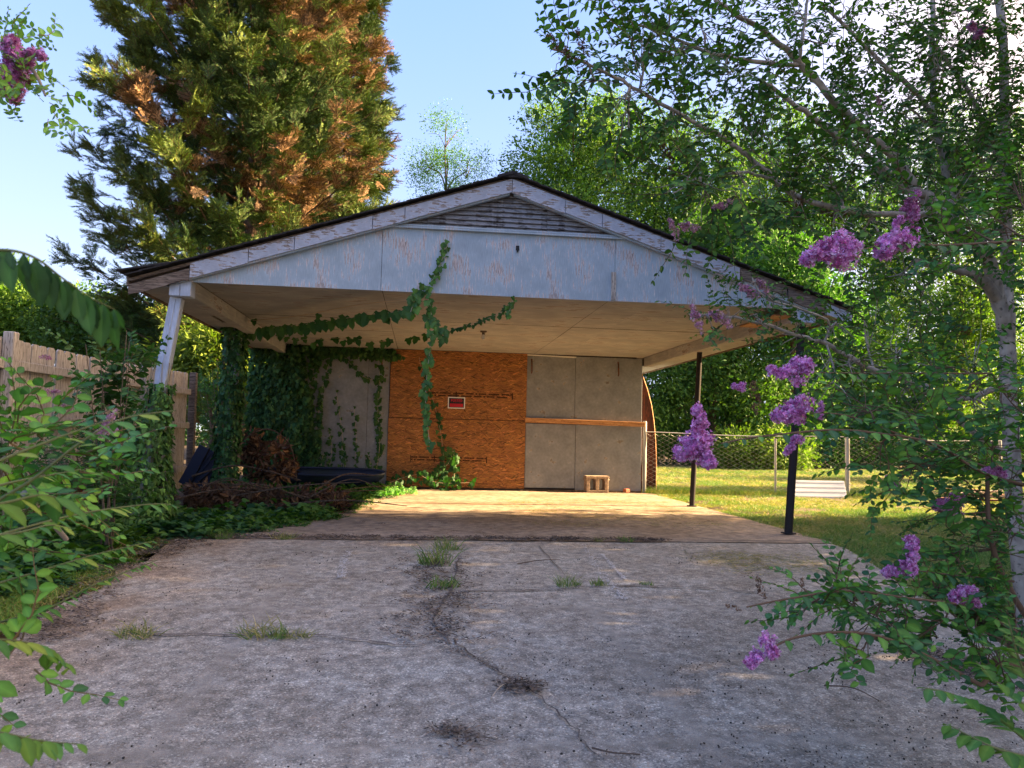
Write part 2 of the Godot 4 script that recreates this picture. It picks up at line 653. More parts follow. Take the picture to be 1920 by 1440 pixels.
# ---------------------------------------------------------------- ground, slabs
func build_ground() -> void:
	var xs := []
	var zs := []
	for k in range(-9, 0): xs.append(-25.0 + k * 30.0)
	var x := -25.0
	while x < 35.0:
		xs.append(x)
		x += 0.5 if absf(x - 4.0) < 14.0 else 2.5
	for k in range(0, 9): xs.append(36.0 + k * 30.0)
	for k in range(-9, 0): zs.append(-50.0 + k * 35.0)
	var z := -50.0
	while z < 4.0:
		zs.append(z)
		z += 0.5 if z > -20.0 else 2.5
	for k in 8: zs.append(5.0 + k * 30.0)
	var f := fnl(0.35, 71)
	var f2 := fnl(0.12, 72)
	var b := MB.new()
	b.smooth = true
	var h := func(px: float, pz: float) -> float:
		var y := gy(clampf(pz, -30.0, 3.0)) - 0.045
		var slab := px > -2.75 and px < 4.45 and pz > -18.6 and pz < 1.0
		if slab: return y - 0.16
		return y + f.get_noise_2d(px, pz) * 0.035 + (0.02 if px > 5.0 else 0.0)
	for zz in zs:
		for xx in xs:
			b.v.append(Vector3(xx, h.call(xx, zz), zz))
			var dx: float = h.call(xx + 0.4, zz) - h.call(xx - 0.4, zz)
			var dz: float = h.call(xx, zz + 0.4) - h.call(xx, zz - 0.4)
			b.n.append(Vector3(-dx / 0.8, 1.0, -dz / 0.8).normalized())
			var k := clampf(f2.get_noise_2d(xx, zz) + 0.5, 0.0, 1.0)
			var c := lin(0.75, 1.0, 0.55).lerp(lin(1.2, 1.15, 0.75), k)
			if xx < -1.5: c = lin(0.7, 0.7, 0.6)
			b.c.append(c)
	var nx := xs.size()
	for r in zs.size() - 1:
		for q in nx - 1:
			var a := r * nx + q
			b.i.append(a); b.i.append(a + 1); b.i.append(a + nx)
			b.i.append(a + 1); b.i.append(a + nx + 1); b.i.append(a + nx)
	struct("ground", b.mesh(), M.soil, "grassy and earthy yard ground round the carport and driveway", "ground")

	# carport slab, level, with a chipped front edge
	b = MB.new()
	b.smooth = true
	var fn := fnl(0.55, 73)
	var grid := func(b: MB, x0: float, x1: float, z0: float, z1: float, step: float, ex: Callable, tint: Callable, lift: float) -> void:
		var nxx := int(ceil((x1 - x0) / step))
		var nzz := int(ceil((z1 - z0) / step))
		var k0 := b.v.size()
		for r in nzz + 1:
			for q in nxx + 1:
				var pz := lerpf(z0, z1, float(r) / nzz)
				var edge: Vector2 = ex.call(pz)
				var px := lerpf(edge.x, edge.y, float(q) / nxx)
				var py := gy(pz) + lift + fn.get_noise_2d(px * 2.0, pz * 2.0) * 0.006
				if r == 0 or r == nzz or q == 0 or q == nxx: py -= 0.012
				b.v.append(Vector3(px, py, pz))
				b.n.append(Vector3.UP)
				b.c.append(tint.call(px, pz))
				b.t2.append(Vector2(px, pz) * 0.16)
				b.t.append(Vector2(px, pz))
		for r in nzz:
			for q in nxx:
				var a := k0 + r * (nxx + 1) + q
				b.i.append(a); b.i.append(a + 1); b.i.append(a + nxx + 1)
				b.i.append(a + 1); b.i.append(a + nxx + 2); b.i.append(a + nxx + 1)
		# a skirt round the edge, so that the slab has thickness
		var ring := []
		for q in nxx + 1: ring.append(k0 + q)
		for r in range(1, nzz + 1): ring.append(k0 + r * (nxx + 1) + nxx)
		for q in range(nxx - 1, -1, -1): ring.append(k0 + nzz * (nxx + 1) + q)
		for r in range(nzz - 1, 0, -1): ring.append(k0 + r * (nxx + 1))
		for k in ring.size():
			var p: Vector3 = b.v[ring[k]]
			var q: Vector3 = b.v[ring[(k + 1) % ring.size()]]
			var col: Color = b.c[ring[k]]
			var d := Vector3(0, -0.14, 0)
			b.quad(p, q, q + d, p + d, col)
			for u in 6:
				b.t2.append(Vector2(p.x, p.z) * 0.16)
				b.t.append(Vector2(p.x, p.z))
	var f3 := fnl(0.5, 74)
	var f4 := fnl(1.7, 75)
	grid.call(b, -2.55, 4.22, -13.9, -7.54, 0.16, func(pz): return Vector2(-2.6, 4.2 + f4.get_noise_2d(pz, 3.0) * 0.03), func(px, pz):
		var k := f3.get_noise_2d(px, pz * 2.0) + 0.25 * f4.get_noise_2d(px, pz * 2.0)
		var c := lin(1.0, 0.99, 0.97).lerp(lin(0.76, 0.68, 0.58), clampf(k * 1.3 + 0.4, 0.0, 1.0))
		return c, 0.0)
	struct("carport_slab", b.mesh(), M.carport_concrete, "dusty tan concrete floor under the carport roof", "slab")

	b = MB.new()
	b.smooth = true
	var f5 := fnl(0.8, 76)
	grid.call(b, -2.0, 4.2, -7.48, 1.5, 0.12, func(pz):
		var w := smoothstep(-7.5, -2.0, pz)
		return Vector2(-2.15 + w * 0.15 + f4.get_noise_2d(pz, 9.0) * 0.12, lerpf(4.12, 2.9, clampf((pz + 7.2) / 4.5, 0.0, 1.0)) + f4.get_noise_2d(pz, 5.0) * 0.04), func(px, pz):
		var k := f3.get_noise_2d(px, pz) * 0.9 + f5.get_noise_2d(px * 1.5, pz) * 0.7 + f4.get_noise_2d(px * 1.6, pz * 1.6) * 0.5
		var c := lin(1.05, 1.04, 1.04).lerp(lin(0.80, 0.78, 0.76), clampf(k + 0.42, 0.0, 1.0))
		var dirt := clampf((-1.25 - px) * 1.6, 0.0, 1.0) + clampf((-6.9 - pz) * 1.4, 0.0, 0.8) * clampf(1.2 - px * 0.5, 0.0, 1.0)
		dirt *= clampf(0.7 + f5.get_noise_2d(px * 2.0 + 50.0, pz * 2.0) * 1.4, 0.0, 1.0)
		c = c.lerp(lin(0.86, 0.68, 0.53), clampf(dirt, 0.0, 0.85))
		var trail := clampf(1.0 - absf(px - 0.2 + 0.12 * sin(pz * 2.0) - clampf(pz + 4.6, 0.0, 3.0) * 0.22) / 0.34, 0.0, 1.0)
		c = c.lerp(lin(0.36, 0.33, 0.31), trail * 0.22 * clampf(0.6 + f5.get_noise_2d(px * 3.0, pz * 1.5), 0.0, 1.0))
		return c, 0.0)
	struct("driveway", b.mesh(), M.driveway_concrete, "worn grey aggregate driveway in front of the carport", "driveway")

	# cracks and the joint between the slabs, packed with dirt
	var cracks := [
		["dirt-packed joint between the driveway and the carport slab", Vector3(-2.0, 0, -7.51), Vector3(-0.5, 0, -7.50), Vector3(1.2, 0, -7.53), Vector3(2.6, 0, -7.50), Vector3(4.1, 0, -7.51), 0.035],
		["dark crack running diagonally to the bottom edge of the driveway", Vector3(0.192, -0.124, -4.222), Vector3(0.321, -0.135, -3.864), Vector3(0.494, -0.146, -3.491), Vector3(0.589, -0.156, -3.155), Vector3(0.657, -0.167, -2.789), 0.006],
		["thin crack across the driveway with green weeds sprouting on it", Vector3(0.215, -0.091, -5.322), Vector3(0.798, -0.09, -5.357), Vector3(1.39, -0.086, -5.492), Vector3(1.961, -0.088, -5.447), Vector3(2.371, -0.092, -5.302), 0.014],
		["hairline crack across the driveway by the two dry grass tufts", Vector3(-1.509, -0.12, -4.35), Vector3(-0.992, -0.121, -4.322), Vector3(-0.496, -0.122, -4.303), Vector3(-0.044, -0.128, -4.114), Vector3(0.192, -0.124, -4.222), 0.010],
		["short crack below the pale scuff marks on the driveway", Vector3(1.1, -0.038, -7.116), Vector3(1.105, -0.07, -6.043), Vector3(1.123, -0.089, -5.407), 0.006],
		["dirt-filled crack under the long weed and litter trail", Vector3(0.342, -0.056, -6.499), Vector3(0.257, -0.087, -5.482), Vector3(0.115, -0.112, -4.649), Vector3(0.189, -0.127, -4.127), 0.011],
		["short crack by the driveway's grassy right edge", Vector3(2.884, -0.078, -5.78), Vector3(3.116, -0.081, -5.651), Vector3(3.394, -0.085, -5.546), 0.010],
	]
	for line in cracks:
		var wd: float = line[-1]
		var pts := curve(line.slice(1, -1), 8)
		b = MB.new()
		var la := Vector3.ZERO
		var lb := Vector3.ZERO
		for k in pts.size():
			var p: Vector3 = pts[k]
			p += Vector3(f4.get_noise_2d(k * 1.3, p.x), 0, f4.get_noise_2d(k * 1.1, p.z + 9.0)) * 0.03
			p.y = gy(p.z) + 0.009
			var dirv: Vector3 = (pts[mini(k + 1, pts.size() - 1)] - pts[maxi(k - 1, 0)])
			var side := Vector3(-dirv.z, 0, dirv.x).normalized() * wd * R(0.2, 1.0)
			if k > 0:
				b.quad(la, p - side, p + side, lb, lin(0.085, 0.07, 0.057) * R(0.7, 1.5))
			la = p - side
			lb = p + side
		struct("driveway_crack", b.mesh(), M.plain, line[0], "crack")
	# pale scuff marks worn into the driveway by tyres
	for line in [["pale double scuff mark running down the driveway, left stroke", Vector3(1.543, -0.034, -7.222), Vector3(1.441, -0.063, -6.261), Vector3(1.39, -0.086, -5.492), Vector3(1.371, -0.098, -5.1), 0.032], ["pale double scuff mark running down the driveway, right stroke", Vector3(1.596, -0.049, -6.736), Vector3(1.556, -0.066, -6.156), Vector3(1.532, -0.08, -5.704), 0.018], ["short pale scuff mark on the driveway's left half", Vector3(-0.566, -0.048, -6.78), Vector3(-0.555, -0.065, -6.209), Vector3(-0.528, -0.079, -5.729), 0.03]]:
		var pts := curve(line.slice(1, -1), 9)
		var wd: float = line[-1]
		b = MB.new()
		for k in 280:
			var u := rng.randf() * (pts.size() - 1.01)
			var p: Vector3 = (pts[int(u)] as Vector3).lerp(pts[int(u) + 1], fmod(u, 1.0))
			var along = ((pts[int(u) + 1] as Vector3) - pts[int(u)]).normalized()
			p += Vector3(rng.randfn(0, wd * 0.6), 0, rng.randfn(0, 0.01))
			p.y = gy(p.z) + 0.010
			var side := Vector3(-along.z, 0, along.x) * R(0.002, 0.005)
			var d = along * R(0.008, 0.03)
			b.quad(p - side, p + side, p + side * 0.6 + d, p - side * 0.6 + d, lin(0.44, 0.43, 0.40) * R(0.8, 1.15))
		struct("scuff_mark", b.mesh(), M.plain, line[0], "scuff mark")


# ---------------------------------------------------------------- the carport
const RX := 0.86
const RY := 3.66
const PITCH := 0.332
const EAVE := 3.73
const ZF := -7.88
const ZB := -18.0
const ZW := -13.94


func roof_y(x: float) -> float:
	return RY - PITCH * absf(x - RX)


func build_carport() -> void:
	var t := thing("carport", "weathered open carport with blue-grey gable, peeling fascia and boarded back wall", "carport")
	var b: MB

	# gable panels: three sheets, cut to the roof line and to the louver above
	var zg := -7.96
	var vx0 := -0.36
	var vx1 := 2.08
	var vy := 3.065
	var edges := [-2.42, -0.45, 1.98, 4.14]
	for k in 3:
		var a: float = edges[k] + 0.002
		var e: float = edges[k + 1] - 0.002
		var o := PackedVector2Array()
		o.append(Vector2(a, 2.405 + R(-0.004, 0.004)))
		o.append(Vector2(e, 2.405 + R(-0.004, 0.004)))
		for q in 13:
			var x := lerpf(e, a, q / 12.0)
			o.append(Vector2(x, minf(vy, roof_y(x) - 0.06)))
		b = MB.new()
		b.slab(o, zg + R(-0.002, 0.002), 0.016)
		put("gable_panel", b.mesh(), M.gable_paint, t)
	b = MB.new()
	b.box(Vector3(1.965, 2.56, zg + 0.008), Vector3(0.05, 0.30, 0.012), 0.002)
	put("seam_batten", b.mesh(), M.fence_wood, t)
	b = MB.new()
	b.box(Vector3(0.94, 2.915, zg + 0.004), Vector3(0.035, 0.05, 0.006), 0.002)
	b.box(Vector3(0.94, 2.885, zg + 0.010), Vector3(0.018, 0.03, 0.02), 0.002)
	put("knot_hole", b.mesh(), M.black_print, t)

	# louver in the peak: sloping slats on a dark backing, a sill below
	b = MB.new()
	b.slab(PackedVector2Array([Vector2(vx0 - 0.25, vy + 0.002), Vector2(vx1 + 0.25, vy + 0.002), Vector2(RX, RY - 0.03)]), zg - 0.09, 0.02)
	put("louver_backing", b.mesh(), M.dark_wood, t)
	var ny := 9
	for k in ny:
		var y := vy + 0.045 + k * 0.052
		var half := (RY - 0.05 - y) / PITCH
		if half < 0.08: continue
		b = MB.new()
		b.box(Vector3.ZERO, Vector3(minf(half, 1.75) * 2.0, 0.062, 0.012), 0.003)
		put("slat", b.mesh(), M.louver_paint, t, Transform3D(Basis(Vector3.RIGHT, -0.55).rotated(Vector3.BACK, R(-0.004, 0.004)), Vector3(RX + R(-0.01, 0.01), y, zg - 0.028)))
	for k in 2:
		b = MB.new()
		b.box(Vector3(RX, vy + 0.004 + k * 0.024, zg + 0.012 + k * -0.012), Vector3(vx1 - vx0 - k * 0.14, 0.02, 0.05), 0.003)
		put("louver_sill", b.mesh(), M.gable_paint, t)

	# fascia boards along both rakes, several lengths with weathered ends
	var cosr := 1.0 / sqrt(1.0 + PITCH * PITCH)
	var fascia := func(xa: float, xb: float, drop: float, wide: float, z: float, material: String, ragged: float) -> void:
		var o := PackedVector2Array()
		var lo := PackedVector2Array()
		var nq := 10
		for q in nq + 1:
			var x := lerpf(xa, xb, float(q) / nq)
			var y := roof_y(x) - drop
			o.append(Vector2(x, y + R(-0.002, 0.002)))
			lo.append(Vector2(x, y - wide / cosr + R(-1, 1) * ragged * (0.35 if q > 0 and q < nq else 1.0)))
		lo.reverse()
		o.append_array(lo)
		o.reverse()
		b = MB.new()
		b.slab(o, z, 0.02)
		put("fascia_board", b.mesh(), M[material], t)
	var lefts := [-2.30, -1.75, -1.31, -0.55, -0.23, RX]
	for k in lefts.size() - 1:
		fascia.call(lefts[k] + 0.003, lefts[k + 1] - 0.003, 0.035 + R(0, 0.006), 0.135 + R(-0.006, 0.008), ZF + R(-0.004, 0.005), "fascia_paint", 0.004)
	fascia.call(-2.86, -2.303, 0.085, 0.10, ZF + 0.004, "old_board", 0.018)
	var rights := [RX, 1.42, 1.82, 2.45, 3.32]
	for k in rights.size() - 1:
		fascia.call(rights[k] + 0.003, rights[k + 1] - 0.003, 0.035 + R(0, 0.006), 0.135 + R(-0.006, 0.01), ZF + R(-0.004, 0.005), "fascia_paint", 0.004)
	fascia.call(3.323, 3.84, 0.04, 0.10, ZF + 0.008, "old_board", 0.014)
	fascia.call(3.86, 4.28, 0.055, 0.115, ZF + 0.003, "old_board", 0.012)
	fascia.call(4.283, EAVE + RX - 0.01, 0.05, 0.115, ZF, "fascia_paint", 0.006)
	# rake soffit: narrow board behind and under each fascia
	for s in [-1.0, 1.0]:
		b = MB.new()
		var xa: float = RX + s * 0.02
		var xb: float = RX + s * (EAVE - 0.45)
		var o := PackedVector2Array([Vector2(xa, roof_y(xa) - 0.13), Vector2(xb, roof_y(xb) - 0.13), Vector2(xb, roof_y(xb) - 0.195), Vector2(xa, roof_y(xa) - 0.195)])
		b.slab(o, ZF - 0.022, 0.054)
		put("rake_board", b.mesh(), M.gable_paint, t)

	# roof deck and shingle courses
	for s in [-1.0, 1.0]:
		var ang: float = atan(PITCH) * -s
		var bs := Basis(Vector3.BACK, ang)
		var len := EAVE / cosr
		var mid := Vector3(RX + s * EAVE / 2, roof_y(RX + EAVE / 2) - 0.030, (ZF + ZB) / 2 - 0.01)
		b = MB.new()
		b.box(mid, Vector3(len - 0.004, 0.03, ZF - ZB - 0.03), 0.0, bs)
		put("roof_deck", b.mesh(), M.old_board, t)
		var courses := 28
		for k in courses:
			var u := (k + 0.5) / courses
			var x: float = RX + s * EAVE * u
			var c := Vector3(x, roof_y(x) + 0.006, (ZF + ZB) / 2 + 0.03 + R(-0.012, 0.018))
			b = MB.new()
			b.box(Vector3.ZERO, Vector3(len / courses + 0.025, 0.013, ZF - ZB + 0.03), 0.0)
			put("shingle_course", b.mesh(), M.shingle, t, Transform3D(bs.rotated(Vector3.BACK, s * 0.05 + R(-0.02, 0.02)), c))
	b = MB.new()
	b.slab(PackedVector2Array([Vector2(RX - 0.16, RY - 0.035), Vector2(RX + 0.16, RY - 0.035), Vector2(RX + 0.16, RY - 0.02), Vector2(RX, RY + 0.035), Vector2(RX - 0.16, RY - 0.02)]), ZF + 0.045, ZF - ZB + 0.05)
	put("ridge_cap", b.mesh(), M.shingle, t)
	# torn lifted roof edge at the left eave
	b = MB.new()
	b.box(Vector3(-2.72, 2.515, ZF - 0.25), Vector3(0.5, 0.02, 0.6), 0.003, Basis(Vector3.BACK, 0.20))
	put("lifted_roof_edge", b.mesh(), M.shingle, t)

	# eave soffits, level boards between the fascia ends and the beams; the left one has a gap
	var soffits := [[-2.86, -2.42, -8.0, -9.9], [-2.86, -2.62, -9.9, -10.5], [-2.86, -2.42, -10.5, -12.2], [-2.86, -2.42, -12.22, -18.0], [4.16, 4.57, -7.98, -10.2], [4.16, 4.57, -10.22, -14.0], [4.16, 4.57, -14.02, -18.0]]
	for q in soffits:
		b = MB.new()
		b.box(Vector3((q[0] + q[1]) / 2, 2.355 + R(-0.006, 0.006), (q[2] + q[3]) / 2), Vector3(q[1] - q[0] - 0.004, 0.012, absf(q[3] - q[2]) - 0.004), 0.0, Basis(Vector3.BACK, R(-0.02, 0.02)))
		put("soffit_board", b.mesh(), M.ceiling_paint, t)
	for s in [-1.0, 1.0]:
		b = MB.new()
		b.box(Vector3(RX + s * (EAVE + 0.012), 2.385, (ZF + ZB) / 2), Vector3(0.02, 0.11, ZF - ZB - 0.05), 0.002)
		put("eave_board", b.mesh(), M.old_board, t)

	# ceiling sheets with open seams, each sagging a little
	var cx := [-2.33, -0.45, 1.99, 4.03]
	for r in 5:
		for k in 3:
			var x0: float = cx[k]
			var x1: float = cx[k + 1]
			var z0 := -7.98 - r * 1.19
			var z1 := maxf(z0 - 1.19, ZW)
			b = MB.new()
			b.smooth = true
			var sag := R(0.004, 0.018)
			var yy := 2.455 + R(-0.004, 0.004)
			for g in 5:
				for h in 4:
					var u := g / 4.0
					var v := h / 3.0
					b.v.append(Vector3(lerpf(x0 + 0.003, x1 - 0.003, u), yy - sag * sin(PI * u) * sin(PI * v) * 1.2, lerpf(z0 - 0.003, z1 + 0.003, v)))
					b.n.append(Vector3.DOWN)
					b.c.append(Color.WHITE * (1.0 + sag * 3.0))
			for g in 4:
				for h in 3:
					var a := g * 4 + h
					b.i.append(a); b.i.append(a + 4); b.i.append(a + 1)
					b.i.append(a + 1); b.i.append(a + 4); b.i.append(a + 5)
			put("ceiling_panel", b.mesh(), M.ceiling_paint, t)
	b = MB.new()
	b.box(Vector3(0.86, 2.53, -11.0), Vector3(6.4, 0.05, 6.0), 0.0)
	put("ceiling_backing", b.mesh(), M.dark_wood, t)

	# side beams and their wrapped ends
	for x in [-2.40, 4.10]:
		b = MB.new()
		b.box(Vector3(x, 2.375, (-8.08 + ZW) / 2), Vector3(0.13, 0.17, 8.08 + ZW + 11.7), 0.008)
		put("beam", b.mesh(), M.ceiling_paint, t)
		for k in 2:
			b = MB.new()
			b.box(Vector3(x + (k - 0.5) * 0.105, 2.335, -8.02), Vector3(0.102, 0.15 + k * 0.004, 0.16), 0.006)
			put("beam_end", b.mesh(), M.post_paint, t)
	b = MB.new()
	b.box(Vector3(3.92, 2.36, -8.6), Vector3(0.2, 0.02, 0.9), 0.003, Basis(Vector3.UP, 0.02))
	put("split_ceiling_board", b.mesh(), M.new_lumber, t)

	# posts: leaning square one on the left, ivy-covered one behind it, two dark pipes on the right
	b = MB.new()
	var ltop := Vector3(-2.46, 2.26, -8.08)
	var lbot := Vector3(-2.77, -0.12, -8.06)
	var fb := frame(ltop - lbot, Vector3.BACK)
	b.box((ltop + lbot) / 2, Vector3(0.115, (ltop - lbot).length(), 0.115), 0.008, fb)
	b.box((ltop + lbot) / 2 + fb.z * 0.062, Vector3(0.012, (ltop - lbot).length() - 0.05, 0.012), 0.002, fb)
	put("leaning_post", b.mesh(), M.post_paint, t)
	b = MB.new()
	b.box(Vector3(-2.62, 1.1, -11.2), Vector3(0.1, 2.35, 0.1), 0.006, Basis(Vector3.BACK, -0.04))
	put("vine_covered_post", b.mesh(), M.post_paint, t)
	for q in [[Vector3(4.125, 2.29, -8.1), Vector3(3.985, -0.02, -8.13), 0.043], [Vector3(4.135, 2.31, -11.3), Vector3(4.02, -0.01, -11.26), 0.040]]:
		b = MB.new()
		var pts := []
		for k in 9: pts.append((q[0] as Vector3).lerp(q[1], k / 8.0) + Vector3(R(-1, 1), 0, R(-1, 1)) * 0.002)
		b.tube(pts, [q[2]], 12)
		b.box(q[0] + Vector3(0, 0.005, 0), Vector3(0.13, 0.012, 0.13), 0.002)
		b.box(q[1] + Vector3(0, 0.008, 0), Vector3(0.12, 0.012, 0.12), 0.002)
		put("metal_post", b.mesh(), M.black_metal, t)

	# storage room behind: side and rear walls, and the back wall of the carport in sheets
	for q in [[Vector3(-2.36, 1.2, -15.95), Vector3(0.09, 2.5, 3.9)], [Vector3(3.97, 1.2, -16.0), Vector3(0.09, 2.5, 3.95)], [Vector3(0.8, 1.2, -17.93), Vector3(6.25, 2.5, 0.09)]]:
		b = MB.new()
		b.box(q[0], q[1], 0.005)
		put("storage_wall", b.mesh(), M.wall_paint, t)
	b = MB.new()
	b.box(Vector3(0.8, 1.28, ZW - 0.075), Vector3(6.23, 2.56, 0.05), 0.0)
	put("wall_framing", b.mesh(), M.dark_wood, t)
	for q in [[-2.40, -0.95, 0.015, 2.44], [-0.945, -0.575, 0.015, 2.44], [1.872, 2.785, 0.05, 1.20], [1.872, 2.76, 1.285, 2.415], [2.79, 4.012, 0.02, 1.20], [2.765, 4.012, 1.21, 2.44]]:
		b = MB.new()
		b.box(Vector3((q[0] + q[1]) / 2, (q[2] + q[3]) / 2, ZW - 0.02 + R(-0.004, 0.004)), Vector3(q[1] - q[0], q[3] - q[2], 0.03), 0.003)
		put("wall_panel", b.mesh(), M.wall_paint, t)
	b = MB.new()
	b.box(Vector3(2.32, 2.43, ZW + 0.003), Vector3(0.9, 0.022, 0.03), 0.003, Basis(Vector3.BACK, -0.012))
	put("door_head_strip", b.mesh(), M.white_metal, t)
	b = MB.new()
	b.box(Vector3(2.96, 1.245, ZW + 0.03), Vector3(2.21, 0.085, 0.04), 0.004, Basis(Vector3.BACK, -0.012))
	put("wall_rail", b.mesh(), M.new_lumber, t)
	b = MB.new()
	b.box(Vector3(0.8, 0.008, ZW + 0.02), Vector3(6.4, 0.03, 0.04), 0.004)
	put("sill_plate", b.mesh(), M.dark_wood, t)

	# two strand boards over the opening
	for k in 2:
		b = MB.new()
		var y0 := 0.03 + k * 1.215
		var y1 := y0 + 1.205
		var x0 := -0.575 + k * 0.012
		var x1 := 1.865 + k * 0.006
		b.box(Vector3((x0 + x1) / 2, (y0 + y1) / 2, ZW + 0.012 + k * 0.003), Vector3(x1 - x0, y1 - y0, 0.014), 0.002)
		for p in b.v:
			b.t.append(Vector2((p.x - x0) / (x1 - x0), 1.0 - (p.y - y0) / (y1 - y0)))
		put("strand_board", b.mesh(), M.strand_board if k == 1 else M.strand_board_low, t)
	# hooks on the wall, bulb under the ceiling
	for x in [-0.72, 1.95, 3.55]:
		b = MB.new()
		b.tube([Vector3(x, 2.36, ZW + 0.01), Vector3(x, 2.30, ZW + 0.05), Vector3(x + 0.004, 2.13, ZW + 0.055), Vector3(x, 2.10, ZW + 0.03)], [0.014, 0.014, 0.011, 0.008], 6)
		put("hook", b.mesh(), M.rust, t)
	b = MB.new()
	b.tube([Vector3(0.84, 2.45, -11), Vector3(0.84, 2.425, -11)], [0.05, 0.045], 12)
	b.tube([Vector3(0.84, 2.43, -11), Vector3(0.84, 2.39, -11)], [0.02, 0.02], 10)
	var soc := put("lamp_holder", b.mesh(), M.old_board, t)
	b = MB.new()
	b.tube([Vector3(0.84, 2.392, -11), Vector3(0.84, 2.375, -11), Vector3(0.84, 2.35, -11), Vector3(0.84, 2.33, -11), Vector3(0.84, 2.32, -11)], [0.014, 0.022, 0.030, 0.024, 0.006], 12)
	put("bulb", b.mesh(), M.glass_white, t)

	# the posted notice is fixed to the strand boards
	var sg := thing("posted_sign", "small red and black POSTED notice with white border on the strand board", "sign", Vector3(0.615, 1.53, ZW + 0.026))
	put("border", boxm(Vector3(0.305, 0.205, 0.003), 0.001), M.white_metal, sg)
	put("face", boxm(Vector3(0.268, 0.168, 0.003), 0.001), M.black_print, sg, Transform3D(Basis(), Vector3(0, 0, 0.002)))
	var fnt := SystemFont.new()
	fnt.font_names = PackedStringArray(["Droid Sans"])
	fnt.font_weight = 700
	var tm := TextMesh.new()
	tm.text = "POSTED"
	tm.font = fnt
	tm.font_size = 64
	tm.pixel_size = 0.0009
	tm.depth = 0.002
	put("lettering", tm, M.red_print, sg, Transform3D(Basis().scaled(Vector3(0.98, 1.25, 1)), Vector3(0, 0.040, 0.005)))
	put("red_band", boxm(Vector3(0.235, 0.058, 0.002), 0.0005), M.red_print, sg, Transform3D(Basis(), Vector3(0, -0.044, 0.0045)))
	b = MB.new()
	for k in 9:
		b.box(Vector3(-0.10 + k * 0.025, -0.030, 0.006), Vector3(0.014, 0.004, 0.001), 0.0)
		b.box(Vector3(-0.095 + k * 0.023, -0.056, 0.006), Vector3(0.016, 0.004, 0.001), 0.0)
	put("fine_print", b.mesh(), M.black_print, sg, Transform3D(), true)


